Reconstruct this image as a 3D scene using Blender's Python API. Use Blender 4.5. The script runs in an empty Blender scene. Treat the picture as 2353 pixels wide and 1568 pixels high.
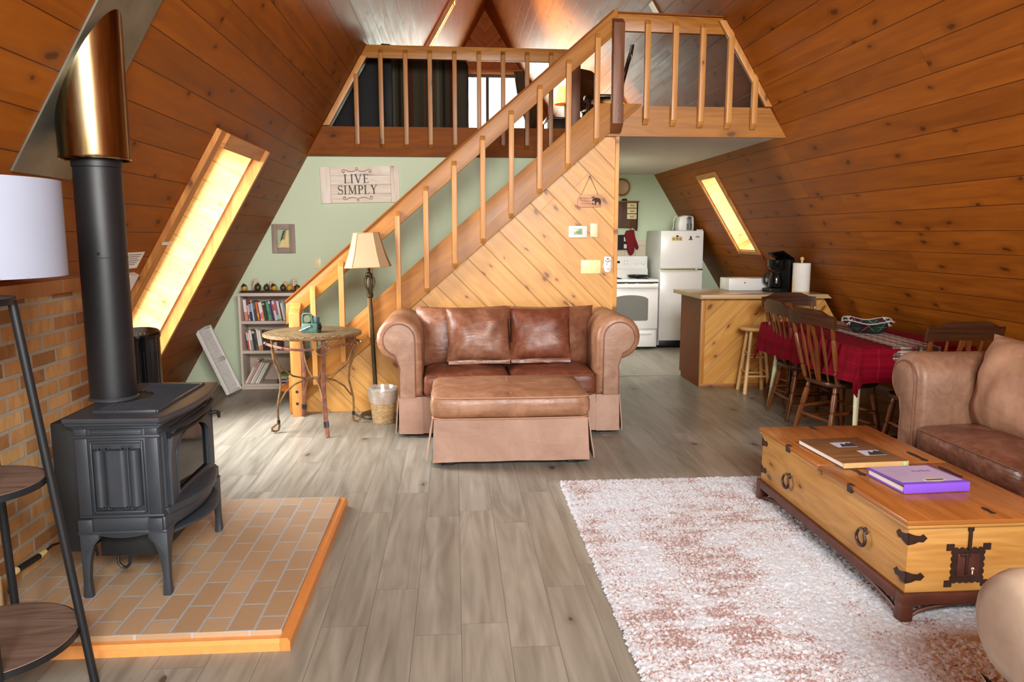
import bpy, bmesh, math, random
from mathutils import Vector, Matrix, noise
R = math.radians
PI = math.pi
rnd = random.Random(11)
SC = bpy.context.scene
COL = SC.collection

# ------------------------------------------------------------------ mesh helpers
def new():
    return bmesh.new()

def add(bm, vs, fs, mi=0, xf=None):
    bv = [bm.verts.new(xf @ Vector(v) if xf is not None else v) for v in vs]
    for f in fs:
        try:
            fc = bm.faces.new([bv[i] for i in f])
            fc.material_index = mi
        except ValueError:
            pass
    return bv

def merge(bm, tmp, mi=0, xf=None):
    tmp.verts.index_update()
    add(bm, [v.co.copy() for v in tmp.verts], [[v.index for v in f.verts] for f in tmp.faces], mi, xf)
    tmp.free()

def box(bm, x0, x1, y0, y1, z0, z1, bev=0.0, mi=0, xf=None, seg=2):
    vs = [(x0,y0,z0),(x1,y0,z0),(x1,y1,z0),(x0,y1,z0),(x0,y0,z1),(x1,y0,z1),(x1,y1,z1),(x0,y1,z1)]
    fs = [(0,3,2,1),(4,5,6,7),(0,1,5,4),(1,2,6,5),(2,3,7,6),(3,0,4,7)]
    if bev <= 0:
        add(bm, vs, fs, mi, xf)
    else:
        t = new(); add(t, vs, fs)
        bmesh.ops.bevel(t, geom=list(t.edges), offset=bev, segments=seg, affect='EDGES', profile=0.5)
        merge(bm, t, mi, xf)

def cbox(bm, c, d, bev=0.0, mi=0, xf=None):
    box(bm, c[0]-d[0]/2, c[0]+d[0]/2, c[1]-d[1]/2, c[1]+d[1]/2, c[2]-d[2]/2, c[2]+d[2]/2, bev, mi, xf)

def lathe(bm, prof, seg=24, mi=0, xf=None, cap=True):
    vs, fs = [], []
    n = len(prof)
    for k in range(seg):
        a = 2*PI*k/seg
        for r, z in prof:
            vs.append((max(r, 1e-5)*math.cos(a), max(r, 1e-5)*math.sin(a), z))
    for k in range(seg):
        k2 = (k+1) % seg
        for i in range(n-1):
            fs.append((k*n+i, k2*n+i, k2*n+i+1, k*n+i+1))
    if cap:
        fs.append([k*n for k in range(seg)][::-1])
        fs.append([k*n+n-1 for k in range(seg)])
    add(bm, vs, fs, mi, xf)

def frame_to(p0, p1):
    d = Vector(p1) - Vector(p0)
    q = d.to_track_quat('Z', 'Y')
    return Matrix.Translation(p0) @ q.to_matrix().to_4x4(), d.length

def cyl(bm, p0, p1, r0, r1=None, seg=14, mi=0, xf=None):
    m, L = frame_to(p0, p1)
    if xf is not None:
        m = xf @ m
    lathe(bm, [(r0, 0), (r0 if r1 is None else r1, L)], seg, mi, m)

def turned(bm, p0, p1, prof, seg=12, mi=0):
    """profile (t 0..1, r) along a line"""
    m, L = frame_to(p0, p1)
    lathe(bm, [(r, t*L) for t, r in prof], seg, mi, m)

def tube(bm, pts, r, seg=8, closed=False, mi=0, xf=None, flat=None):
    """tube of radius r (number or list); flat=(a,b) makes an elliptic strap"""
    P = [Vector(p) for p in pts]
    n = len(P)
    vs, fs = [], []
    up = Vector((0, 0, 1))
    prev = None
    for i in range(n):
        if closed:
            d = (P[(i+1) % n]-P[i-1])
        else:
            d = P[min(i+1, n-1)]-P[max(i-1, 0)]
        if d.length < 1e-9:
            d = Vector((0, 0, 1))
        d.normalize()
        if prev is None:
            a = up if abs(d.z) < 0.9 else Vector((0, 1, 0))
            x = d.cross(a).normalized()
        else:
            x = (prev - d*prev.dot(d))
            x = x.normalized() if x.length > 1e-6 else d.orthogonal().normalized()
        prev = x
        y = d.cross(x)
        rr = r[i] if isinstance(r, (list, tuple)) else r
        ra, rb = (rr*flat[0], rr*flat[1]) if flat else (rr, rr)
        for k in range(seg):
            a = 2*PI*k/seg
            vs.append(P[i] + x*math.cos(a)*ra + y*math.sin(a)*rb)
    m = n if closed else n-1
    for i in range(m):
        j = (i+1) % n
        for k in range(seg):
            k2 = (k+1) % seg
            fs.append((i*seg+k, i*seg+k2, j*seg+k2, j*seg+k))
    if not closed:
        fs.append([k for k in range(seg)][::-1])
        fs.append([(n-1)*seg+k for k in range(seg)])
    add(bm, vs, fs, mi, xf)

def prism(bm, poly, h0, h1, plane='xz', mi=0, xf=None, bev=0.0):
    n = len(poly)
    def pt(a, b, h):
        return {'xz': (a, h, b), 'xy': (a, b, h), 'yz': (h, a, b)}[plane]
    vs = [pt(a, b, h0) for a, b in poly] + [pt(a, b, h1) for a, b in poly]
    fs = [list(range(n)), list(range(2*n-1, n-1, -1))]
    for i in range(n):
        j = (i+1) % n
        fs.append((i, j, n+j, n+i))
    t = new(); add(t, vs, fs)
    bmesh.ops.recalc_face_normals(t, faces=list(t.faces))
    if bev > 0:
        cap = [e for e in t.edges if any(len(f.verts) == n for f in e.link_faces)] if n != 4 else list(t.edges)
        bmesh.ops.bevel(t, geom=cap, offset=bev, segments=2, affect='EDGES', profile=0.5)
    merge(bm, t, mi, xf)

def rbox(bm, c, h, r, n=(10, 10, 5), crown=0.0, wob=0.0, wsc=6.0, mi=0, xf=None, seed=0.0, side=0.0):
    """soft cushion: rounded box, crowned top/bottom, gentle wrinkles"""
    def lin(H, k):
        xs = [-H, -H+r*0.3, -H+r]
        m = max(1, k)
        xs += [-H+r+(2*H-2*r)*i/m for i in range(1, m)]
        xs += [H-r, H-r*0.3, H]
        return xs
    X, Y, Z = lin(h[0], n[0]), lin(h[1], n[1]), lin(h[2], n[2])
    idx, vs, fs = {}, [], []
    def V(i, j, k):
        key = (i, j, k)
        if key in idx:
            return idx[key]
        p = Vector((X[i], Y[j], Z[k]))
        q = Vector([max(-h[a]+r, min(h[a]-r, p[a])) for a in range(3)])
        d = p-q
        if d.length > 1e-9:
            m_ = max(abs(d.x), abs(d.y), abs(d.z))
            d = d.normalized()*m_
            p = q+d
        ux, uy, uz = p.x/h[0], p.y/h[1], p.z/h[2]
        cr = crown*max(0, 1-ux*ux)*max(0, 1-uy*uy)
        p.z += cr*uz
        p.y += side*max(0, 1-ux*ux)*max(0, 1-uz*uz)*uy
        if wob:
            w = noise.noise(p*wsc+Vector((seed, seed*.7, 0)))+.5*noise.noise(p*wsc*2.3+Vector((seed, 5, 2)))
            nn = Vector((ux**3, uy**3, uz**3))
            if nn.length > 1e-6:
                p += nn.normalized()*w*wob
        idx[key] = len(vs)
        vs.append(p+Vector(c))
        return idx[key]
    a, b, d = len(X)-1, len(Y)-1, len(Z)-1
    for i in range(a):
        for j in range(b):
            fs.append((V(i,j,0), V(i,j+1,0), V(i+1,j+1,0), V(i+1,j,0)))
            fs.append((V(i,j,d), V(i+1,j,d), V(i+1,j+1,d), V(i,j+1,d)))
    for i in range(a):
        for k in range(d):
            fs.append((V(i,0,k), V(i+1,0,k), V(i+1,0,k+1), V(i,0,k+1)))
            fs.append((V(i,b,k), V(i,b,k+1), V(i+1,b,k+1), V(i+1,b,k)))
    for j in range(b):
        for k in range(d):
            fs.append((V(0,j,k), V(0,j,k+1), V(0,j+1,k+1), V(0,j+1,k)))
            fs.append((V(a,j,k), V(a,j+1,k), V(a,j+1,k+1), V(a,j,k+1)))
    add(bm, vs, fs, mi, xf)

def pillow(bm, w, hgt, t, n=16, pinch=0.05, wob=0.006, seed=0.0, mi=0, xf=None, flange=0.0):
    """knife-edge pillow in local x (width) / z (height), thickness along y, centred"""
    vs, fs = [], []
    idx = {}
    for sgn in (-1, 1):
        for i in range(n+1):
            for j in range(n+1):
                edge = i in (0, n) or j in (0, n)
                if sgn == 1 and edge:
                    idx[(1, i, j)] = idx[(-1, i, j)]
                    continue
                u, v = 2*i/n-1, 2*j/n-1
                u = math.copysign(abs(u)**.8, u); v = math.copysign(abs(v)**.8, v)
                x = w/2*u*(1-pinch*(1-v*v)*abs(u)**3)
                z = hgt/2*v*(1-pinch*(1-u*u)*abs(v)**3)
                th = t/2*((1-abs(u)**2.6)*(1-abs(v)**2.6))**.55
                p = Vector((x*6+seed, z*6, seed*2))
                th *= 1+.22*noise.noise(p)
                y = sgn*th + wob*noise.noise(p*2.1)*(0 if edge else 1)
                if edge:
                    y += .01*noise.noise(p)
                idx[(sgn, i, j)] = len(vs)
                vs.append((x, y, z))
    for sgn in (-1, 1):
        for i in range(n):
            for j in range(n):
                q = [idx[(sgn, i, j)], idx[(sgn, i+1, j)], idx[(sgn, i+1, j+1)], idx[(sgn, i, j+1)]]
                fs.append(q if sgn == -1 else q[::-1])
    add(bm, vs, fs, mi, xf)

def ell(bm, c, r, seg=16, rings=10, mi=0, xf=None):
    prof = [(math.sin(PI*i/rings), -math.cos(PI*i/rings)) for i in range(rings+1)]
    m = Matrix.Translation(c) @ Matrix.Diagonal((r[0], r[1], r[2], 1))
    if xf is not None:
        m = xf @ m
    lathe(bm, prof, seg, mi, m, cap=False)

def obj(name, bm, mat, parent=None, grain='x', xf=None, uv=None, smooth=32, loc=None, rot=None):
    """links one mesh object; UVs are metres, u along the grain"""
    bmesh.ops.remove_doubles(bm, verts=list(bm.verts), dist=1e-6)
    bmesh.ops.recalc_face_normals(bm, faces=list(bm.faces))
    L = bm.loops.layers.uv.new('UVMap')
    ou, ov = (rnd.uniform(0, 40), rnd.uniform(0, 40)) if uv is None else (0, 0)
    g = 'xyz'.index(grain)
    o1, o2 = [i for i in range(3) if i != g]
    for f in bm.faces:
        n = f.normal
        ax = max(range(3), key=lambda i: abs(n[i]))
        for l in f.loops:
            c = l.vert.co
            if uv is not None:
                l[L].uv = uv(c, n)
            elif ax == g:
                l[L].uv = (ou + c[o1]*.35, ov + c[o2]*2)
            else:
                l[L].uv = (ou + c[g], ov + c[o2 if ax == o1 else o1])
    if xf is not None:
        bm.transform(xf)
    me = bpy.data.meshes.new(name)
    bm.to_mesh(me); bm.free()
    for m in (mat if isinstance(mat, (list, tuple)) else [mat]):
        me.materials.append(m)
    if smooth:
        for p in me.polygons:
            p.use_smooth = True
        me.set_sharp_from_angle(angle=R(smooth))
    o = bpy.data.objects.new(name, me)
    COL.objects.link(o)
    if parent is not None:
        o.parent = parent
    if loc is not None:
        o.location = loc
    if rot is not None:
        o.rotation_euler = rot
    return o

def thing(name, label, cat, loc=(0, 0, 0), rotz=0.0, group=None, rot=None):
    o = bpy.data.objects.new(name, None)
    COL.objects.link(o)
    o.location = loc
    o.rotation_euler = rot if rot is not None else (0, 0, rotz)
    o.empty_display_size = .1
    return tag(o, label, cat, group)

def tag(o, label, cat, group=None, kind=None):
    o['label'] = label
    o['category'] = cat
    if group:
        o['group'] = group
    if kind:
        o['kind'] = kind
    return o

def struct(name, bm, mat, label=None, **k):
    o = obj(name, bm, mat, **k)
    o['kind'] = 'structure'
    if label:
        o['label'] = label
    return o

def dup(root, loc, rotz, label, group=None):
    r = root.copy(); COL.objects.link(r)
    r.location = loc; r.rotation_euler = (0, 0, rotz)
    r['label'] = label
    if group:
        r['group'] = group
    for ch in list(root.children):
        c = ch.copy(); COL.objects.link(c); c.parent = r
        for g in list(ch.children):
            d = g.copy(); COL.objects.link(d); d.parent = c
    return r

def copy_part(o, loc, rot=None):
    c = o.copy(); COL.objects.link(c); c.parent = o.parent
    c.location = loc
    if rot is not None:
        c.rotation_euler = rot
    return c

def text_mesh(body, size, extrude=0.001, align='CENTER'):
    cu = bpy.data.curves.new('lettering', 'FONT')
    cu.body = body; cu.size = size; cu.extrude = extrude
    cu.align_x = align; cu.align_y = 'CENTER'
    o = bpy.data.objects.new('lettering', cu)
    COL.objects.link(o)
    bpy.context.view_layer.update()
    me = bpy.data.meshes.new_from_object(o.evaluated_get(bpy.context.evaluated_depsgraph_get()))
    bm = new(); bm.from_mesh(me)
    bpy.data.objects.remove(o); bpy.data.curves.remove(cu); bpy.data.meshes.remove(me)
    return bm

# ------------------------------------------------------------------ material helpers
def S(r, g, b):
    f = lambda c: (c/255/12.92) if c/255 <= .04045 else ((c/255+.055)/1.055)**2.4
    return (f(r), f(g), f(b), 1)

class G:
    def __init__(s, name):
        s.m = bpy.data.materials.new(name)
        s.m.use_nodes = True
        s.t = s.m.node_tree
        s.p = s.t.nodes['Principled BSDF']
        s.out = s.t.nodes['Material Output']
    def n(s, typ, **pr):
        x = s.t.nodes.new(typ)
        for k, v in pr.items():
            setattr(x, k, v)
        return x
    def put(s, sock, v):
        if isinstance(v, bpy.types.NodeSocket):
            s.t.links.new(v, sock)
        elif v is not None:
            sock.default_value = v
    def math(s, op, a, b=None, c=None, clamp=False):
        x = s.n('ShaderNodeMath', operation=op, use_clamp=clamp)
        for i, v in enumerate((a, b, c)):
            if v is not None:
                s.put(x.inputs[i], v)
        return x.outputs[0]
    def uv(s):
        x = s.n('ShaderNodeUVMap', uv_map='UVMap')
        y = s.n('ShaderNodeSeparateXYZ')
        s.t.links.new(x.outputs[0], y.inputs[0])
        return y.outputs[0], y.outputs[1], x.outputs[0]
    def oc(s):
        return s.n('ShaderNodeTexCoord').outputs['Object']
    def xyz(s, a, b, c=0.0):
        x = s.n('ShaderNodeCombineXYZ')
        for i, v in enumerate((a, b, c)):
            s.put(x.inputs[i], v)
        return x.outputs[0]
    def noise(s, vec, scale=1.0, detail=2.0, rough=.5, dist=0.0):
        x = s.n('ShaderNodeTexNoise')
        s.put(x.inputs['Vector'], vec)
        x.inputs['Scale'].default_value = scale
        x.inputs['Detail'].default_value = detail
        x.inputs['Roughness'].default_value = rough
        x.inputs['Distortion'].default_value = dist
        return x.outputs['Fac']
    def white(s, vec):
        x = s.n('ShaderNodeTexWhiteNoise', noise_dimensions='3D')
        s.put(x.inputs['Vector'], vec)
        return x.outputs['Value'], x.outputs['Color']
    def ramp(s, fac, stops):
        x = s.n('ShaderNodeValToRGB')
        e = x.color_ramp.elements
        while len(e) < len(stops):
            e.new(.5)
        for i, (pos, c) in enumerate(stops):
            e[i].position = pos
            e[i].color = c if len(c) == 4 else (*c, 1)
        s.put(x.inputs[0], fac)
        return x.outputs[0]
    def rng(s, v, a, b, c=0.0, d=1.0):
        x = s.n('ShaderNodeMapRange')
        for i, q in enumerate((v, a, b, c, d)):
            s.put(x.inputs[i], q)
        return x.outputs[0]
    def mix(s, fac, a, b, mode='MIX'):
        x = s.n('ShaderNodeMix', data_type='RGBA', blend_type=mode)
        s.put(x.inputs[0], fac); s.put(x.inputs[6], a); s.put(x.inputs[7], b)
        return x.outputs[2]
    def bump(s, h, strength=.3, dist=.01, prev=None):
        x = s.n('ShaderNodeBump')
        x.inputs['Strength'].default_value = strength
        x.inputs['Distance'].default_value = dist
        s.put(x.inputs['Height'], h)
        if prev is not None:
            s.put(x.inputs['Normal'], prev)
        return x.outputs[0]
    def set(s, col=None, rough=None, metal=None, normal=None, **k):
        if col is not None: s.put(s.p.inputs['Base Color'], col)
        if rough is not None: s.put(s.p.inputs['Roughness'], rough)
        if metal is not None: s.put(s.p.inputs['Metallic'], metal)
        if normal is not None: s.put(s.p.inputs['Normal'], normal)
        for a, v in k.items():
            s.put(s.p.inputs[a.replace('_', ' ')], v)
        return s.m

def plain(name, col, rough=.5, metal=0.0, var=.08, vs=8.0, bump=0.0, bs=60.0, spec=.5, **k):
    g = G(name)
    c = g.oc()
    f = g.noise(c, vs, 3)
    lo = tuple(max(0, x*(1-var)) for x in col[:3])+(1,)
    hi = tuple(min(1, x*(1+var)) for x in col[:3])+(1,)
    cc = g.ramp(f, [(.3, lo), (.7, hi)])
    nr = g.bump(g.noise(c, bs, 3), bump, .004) if bump else None
    return g.set(cc, rough, metal, nr, Specular_IOR_Level=spec, **k)

def wood(name, dark, light, w=0.0, L=2.4, groove=.004, knots=.5, rough=.4, var=.2, bump=.25, wavy=0.0,
         grain=1.0, gcol=.25, spec=.5, hue=None, kcol=None, ks=1.0, jw=.0015, coat=0.0, ring=.5):
    g = G(name)
    u, v, uv = g.uv()
    if w > 0:
        q = g.math('DIVIDE', v, w)
        ix = g.math('FLOOR', q)
        fr = g.math('FRACT', q)
        r1, _ = g.white(g.xyz(ix, 3.7, 1.1))
        uu = g.math('ADD', g.math('DIVIDE', u, L), g.math('MULTIPLY', r1, 9.3))
        jx = g.math('FLOOR', uu)
        jf = g.math('FRACT', uu)
        r2, rc = g.white(g.xyz(ix, jx, 5.0))
        e1 = g.math('MULTIPLY', g.math('MINIMUM', fr, g.math('SUBTRACT', 1.0, fr)), w)
        e2 = g.math('MULTIPLY', g.math('MINIMUM', jf, g.math('SUBTRACT', 1.0, jf)), L)
        m1 = g.rng(e1, groove*.4, groove, 1.0, 0.0)
        m2 = g.rng(e2, jw*.4, jw, 1.0, 0.0)
        gm = g.math('MAXIMUM', m1, m2)
        off = g.math('MULTIPLY', r2, 37.0)
    else:
        r2, gm, off = 0.5, None, 0.0
    gv = g.xyz(g.math('MULTIPLY', u, 1.6*grain), g.math('MULTIPLY', v, 22*grain), off)
    n1 = g.noise(gv, 1.0, 4, .55, .6)
    nl = g.noise(g.xyz(g.math('MULTIPLY', u, .7*grain), g.math('MULTIPLY', v, 5.0*grain), off), 1.0, 2, .5, .9)
    rings = g.math('PINGPONG', g.math('MULTIPLY', nl, 14.0), 1.0)
    fig = g.math('ADD', g.math('MULTIPLY', n1, 1-.45*ring), g.math('MULTIPLY', rings, .45*ring))
    col = g.ramp(fig, [(.2, dark), (.75, light)])
    if w > 0:
        col = g.mix(1.0, col, g.ramp(r2, [(0, (1-var, 1-var*1.05, 1-var*1.15, 1)), (1, (1, 1, 1, 1))]), 'MULTIPLY')
    hgt = g.math('MULTIPLY', fig, .12)
    if knots > 0:
        vo = g.n('ShaderNodeTexVoronoi', feature='F1', voronoi_dimensions='2D')
        nz = g.noise(uv, 9, 2)
        kv = g.xyz(g.math('ADD', g.math('ADD', g.math('MULTIPLY', u, 3.2*ks), g.math('MULTIPLY', off, 3.7)), g.math('MULTIPLY', nz, .25)),
                   g.math('ADD', g.math('MULTIPLY', v, 6.5*ks), g.math('MULTIPLY', nz, .25)), off)
        g.put(vo.inputs['Vector'], kv)
        vo.inputs['Scale'].default_value = 1.0
        dist = vo.outputs['Distance']
        cs = g.n('ShaderNodeSeparateXYZ'); g.put(cs.inputs[0], vo.outputs['Color'])
        sel = g.math('GREATER_THAN', cs.outputs[0], 1-knots)
        size = g.math('ADD', .05, g.math('MULTIPLY', cs.outputs[1], .09))
        km = g.math('MULTIPLY', g.rng(dist, g.math('MULTIPLY', size, .45), size, 1.0, 0.0), sel)
        halo = g.math('MULTIPLY', g.rng(dist, size, g.math('MULTIPLY', size, 3.0), .45, 0.0), sel)
        kc = kcol or tuple(c*.3 for c in dark[:3])+(1,)
        col = g.mix(halo, col, tuple(c*.75 for c in dark[:3])+(1,))
        col = g.mix(g.math('MULTIPLY', km, .85), col, kc)
        hgt = g.math('SUBTRACT', hgt, g.math('MULTIPLY', km, .25))
    if gm is not None:
        col = g.mix(g.math('MULTIPLY', gm, 1-gcol), col, tuple(c*.22 for c in dark[:3])+(1,))
        hgt = g.math('SUBTRACT', hgt, g.math('MULTIPLY', gm, 1.0))
    nr = g.bump(hgt, bump, .006)
    if wavy:
        wv = g.noise(g.xyz(g.math('MULTIPLY', u, 3.5), g.math('MULTIPLY', v, 6.0), off), 1.0, 3, .5)
        nr = g.bump(wv, wavy, .02, nr)
    ro = g.rng(n1, .2, .8, rough-.06, rough+.1)
    g.set(col, ro, 0.0, nr, Specular_IOR_Level=spec)
    if coat:
        g.set(Coat_Weight=coat, Coat_Roughness=.15)
    return g.m

def leather(name, c1, c2, c3, rough=.42, wr=.35, sc=1.0, spec=.5):
    g = G(name)
    c = g.oc()
    n1 = g.noise(c, 3.2*sc, 4, .6, .8)
    n2 = g.noise(c, 11*sc, 5, .65, 1.5)
    f = g.math('ADD', g.math('MULTIPLY', n1, .65), g.math('MULTIPLY', n2, .35))
    col = g.ramp(f, [(.32, c1), (.5, c2), (.68, c3)])
    ln = g.n('ShaderNodeTexVoronoi', feature='DISTANCE_TO_EDGE')
    nz = g.n('ShaderNodeTexNoise'); nz.inputs['Scale'].default_value = 5*sc
    g.put(nz.inputs['Vector'], c)
    vm = g.n('ShaderNodeVectorMath', operation='ADD')
    g.put(vm.inputs[0], c); g.put(vm.inputs[1], nz.outputs['Color'])
    g.put(ln.inputs['Vector'], vm.outputs[0])
    ln.inputs['Scale'].default_value = 3.5*sc
    crack = g.rng(ln.outputs['Distance'], 0.0, .02, 1.0, 0.0)
    col = g.mix(g.math('MULTIPLY', crack, g.math('MULTIPLY', n2, .3)), col, c3)
    mp = g.n('ShaderNodeMapping')
    mp.inputs['Rotation'].default_value = (.5, .6, .7); mp.inputs['Scale'].default_value = (4*sc, 9*sc, 16*sc)
    g.put(mp.inputs['Vector'], c)
    fold = g.noise(mp.outputs[0], 1.0, 3, .5, 1.0)
    h = g.math('ADD', g.math('MULTIPLY', g.noise(c, 6*sc, 3, .5, .6), .6), g.math('MULTIPLY', fold, .5))
    nr = g.bump(h, wr, .03)
    nr = g.bump(g.noise(c, 240, 2), .08, .002, nr)
    return g.set(col, g.rng(n2, .3, .7, rough-.08, rough+.14), 0.0, nr, Specular_IOR_Level=spec)

def bricks(name, bw, rh, mortar, c1, c2, c3, mcol, rough=.8, bumpd=.006, off=.5, blotch=1.0):
    g = G(name)
    u, v, uv = g.uv()
    b = g.n('ShaderNodeTexBrick', offset=off)
    g.put(b.inputs['Vector'], uv)
    for k, x in dict(Scale=1.0, **{'Mortar Size': mortar, 'Mortar Smooth': .15, 'Bias': 0.0, 'Brick Width': bw, 'Row Height': rh}).items():
        b.inputs[k].default_value = x
    b.inputs['Color1'].default_value = (0, 0, 0, 1)
    b.inputs['Color2'].default_value = (1, 1, 1, 1)
    b.inputs['Mortar'].default_value = (.5, .5, .5, 1)
    base = g.ramp(b.outputs['Color'], [(.0, c1), (.5, c2), (1, c3)])
    n = g.noise(uv, 14, 4, .6, .5)
    n2 = g.noise(g.xyz(g.math('MULTIPLY', u, 3), g.math('MULTIPLY', v, 1.2)), 7, 3)
    base = g.mix(g.math('MULTIPLY', g.rng(n2, .45, .75), .6*blotch), base, c1)
    base = g.mix(g.math('MULTIPLY', g.rng(n, .5, .8), .35*blotch), base, c3)
    mc = g.mix(g.noise(uv, 40, 3), mcol, tuple(x*.8 for x in mcol[:3])+(1,))
    col = g.mix(b.outputs['Fac'], base, mc)
    h = g.math('SUBTRACT', g.math('MULTIPLY', g.noise(uv, 90, 4), .25), b.outputs['Fac'])
    return g.set(col, g.rng(n, .2, .8, rough-.1, min(1, rough+.1)), 0.0, g.bump(h, .6, bumpd))
# ------------------------------------------------------------------ materials
M = {}
M['slope'] = wood('varnished_pine_ceiling', S(124,62,10), S(164,91,20), w=.175, L=3.2, groove=.0035, knots=.38, rough=.5, var=.18,
                  bump=.35, wavy=.22, gcol=.12, spec=.2, ks=.9, ring=.15, grain=.8)
M['pine'] = wood('clear_pine_panelling', S(194,132,58), S(224,170,92), w=.176, L=6, groove=.006, knots=.6, rough=.38, var=.12,
                 bump=.3, gcol=.45, kcol=S(110,56,24), ks=.95, ring=.5)
M['pine_dark'] = wood('stained_bar_panel', S(104,46,10), S(146,72,20), spec=.2, ring=.2, w=.185, L=6, groove=.004, knots=.1, rough=.4, var=.12, gcol=.4)
M['fir'] = wood('fir_railing', S(134,80,22), S(170,112,40), knots=.12, rough=.42, bump=.2, ring=.5, kcol=S(80,40,18), ks=.7)
M['fir_light'] = wood('fir_baluster', S(162,104,44), S(198,140,72), knots=.08, rough=.42, bump=.15, ring=.4, kcol=S(90,48,20))
M['fir_dark'] = wood('fir_loft_beam', S(106,52,13), S(142,80,24), knots=.1, rough=.6, bump=.25, ring=.35, kcol=S(64,34,16), ks=.7, spec=.15)
M['post_dark'] = wood('dark_fir_post', S(84,46,22), S(130,76,40), knots=.08, rough=.45, bump=.2)
M['reveal'] = wood('window_reveal_pine', S(204,158,86), S(232,200,132), w=.16, L=6, groove=.005, knots=.3, rough=.45, var=.06,
                   gcol=.5, kcol=S(150,90,40), ks=1.1)
M['casing'] = wood('window_casing_pine', S(150,90,40), S(206,140,70), knots=.15, rough=.42, ring=.5, kcol=S(86,44,18))
M['vinyl'] = wood('grey_oak_vinyl_plank', S(114,110,100), S(166,162,151), w=.18, L=1.22, groove=.0016, knots=.1, rough=.36, var=.2,
                  bump=.08, grain=.8, gcol=.35, kcol=S(70,58,46), ks=.7, ring=.3)
M['green'] = plain('sage_green_paint', S(204,219,190), .75, var=.02, vs=2, bump=.08, bs=180)
M['white_ceiling'] = plain('white_ceiling_paint', S(220,210,208), .85, var=.02, bump=.1, bs=120)
M['hearth'] = bricks('hearth_pavers', .204, .1005, .0068, S(162,133,102), S(170,142,111), S(178,151,121), S(172,170,166), .62, .004, blotch=.3)
M['brick'] = bricks('fireplace_brick', .205, .0715, .009, S(136,88,46), S(188,134,78), S(208,164,106), S(176,164,146), .85, .012, blotch=.9)
M['brick_cap'] = bricks('brick_cap', .2, .5, .006, S(150,96,52), S(176,116,64), S(190,130,76), S(150,132,110), .8, .006)
M['iron'] = plain('black_stove_iron', S(60,65,72), .42, .35, var=.1, bump=.1, bs=220, spec=.5)
M['iron_dark'] = plain('black_firebox', S(20,21,23), .6, .1, var=.1)
M['pipe_black'] = plain('matte_black_pipe', S(30,31,34), .46, .3, var=.06, bump=.04, bs=200)
M['black_gloss'] = plain('black_gloss_plastic', S(14,14,16), .12, 0, var=.05)
M['black_satin'] = plain('black_satin_plastic', S(22,22,24), .4, 0, var=.05)
M['black_dull'] = plain('dull_black_panel', S(12,12,13), .5, 0, var=.05, spec=.12)
M['black_metal'] = plain('black_powder_coat', S(30,31,34), .45, .3, var=.05)
g = G('heat_tinted_steel'); c = g.oc()
n_ = g.noise(g.n('ShaderNodeVectorMath', operation='MULTIPLY').outputs[0], 1, 2)
vm = [x for x in g.t.nodes if x.bl_idname == 'ShaderNodeVectorMath'][0]
g.put(vm.inputs[0], c); vm.inputs[1].default_value = (22, 22, 2.2)
g.set(g.ramp(n_, [(.3, S(92,74,48)), (.5, S(140,120,84)), (.7, S(164,152,122))]), .2, 1.0)
M['copper'] = g.m
M['galv'] = plain('dull_galvanised_sheet', S(132,132,122), .42, .8, var=.22, vs=5)
M['glass_dark'] = plain('smoked_stove_glass', S(12,12,13), .08, 0, var=.02)
M['shade_white'] = plain('white_fabric_shade', S(148,154,172), .85, var=.01, bump=.05, bs=500)
M['walnut'] = wood('grey_walnut_board', S(78,62,54), S(124,104,92), knots=0, rough=.5, grain=1.3)
M['white_plastic'] = plain('white_plastic', S(228,228,226), .35, var=.015)
M['white_gloss'] = plain('white_enamel', S(236,236,238), .22, var=.01)
M['offwhite'] = plain('ivory_plastic', S(232,222,180), .4, var=.015)
M['cream_case'] = plain('white_laminate_shelf', S(208,196,186), .5, var=.03, vs=4)
M['cream_back'] = plain('laminate_shelf_back', S(196,182,168), .6, var=.03, vs=4)
M['paper'] = plain('white_paper', S(232,230,224), .8, var=.02)
M['page'] = plain('book_pages', S(226,216,196), .85, var=.06, vs=60)
M['ink'] = plain('printed_grey_ink', S(88,86,84), .7, var=.05)
M['bronze'] = plain('antique_bronze', S(64,52,32), .5, .6, var=.3, vs=14)
M['shade_cream'] = plain('cream_lamp_shade', S(170,140,108), .8, var=.02, bump=.05, bs=400)
M['trim_cream'] = plain('lamp_shade_piping', S(176,136,96), .7)
M['rust'] = plain('rusted_strap_iron', S(126,94,62), .6, .55, var=.4, vs=20, bump=.25, bs=120)
M['rust_red'] = plain('rusty_red_iron', S(122,76,60), .6, .5, var=.35, vs=20, bump=.25, bs=120)
M['steel'] = plain('bright_steel', S(200,198,192), .25, 1.0, var=.05)
M['chrome'] = plain('chrome', S(220,220,222), .12, 1.0, var=.03)
M['brass'] = plain('polished_brass', S(206,164,84), .25, 1.0, var=.1)
M['teal'] = plain('verdigris_paint', S(56,88,80), .6, .1, var=.3, vs=30, bump=.3, bs=90)
M['leather'] = leather('worn_brown_leather', S(100,58,40), S(126,80,58), S(160,116,90), .38, .3)
M['leather_dark'] = leather('polished_brown_leather', S(84,40,25), S(110,58,38), S(146,94,66), .42, .2)
M['leather_pale'] = leather('pale_tan_leather', S(136,102,82), S(160,126,106), S(182,150,130), .5, .22)
M['leather_tan'] = leather('tan_ottoman_leather', S(122,82,58), S(150,107,80), S(176,134,106), .4, .25)
M['leather_skirt'] = leather('dusty_pink_tan_leather', S(144,108,90), S(163,129,111), S(178,146,128), .6, .2, .7)
M['leather_brown'] = leather('chestnut_leather', S(74,41,29), S(100,60,44), S(136,93,73), .34, .4)
M['leather_taupe'] = leather('taupe_leather', S(104,73,55), S(127,92,71), S(150,115,92), .46, .2)
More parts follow.
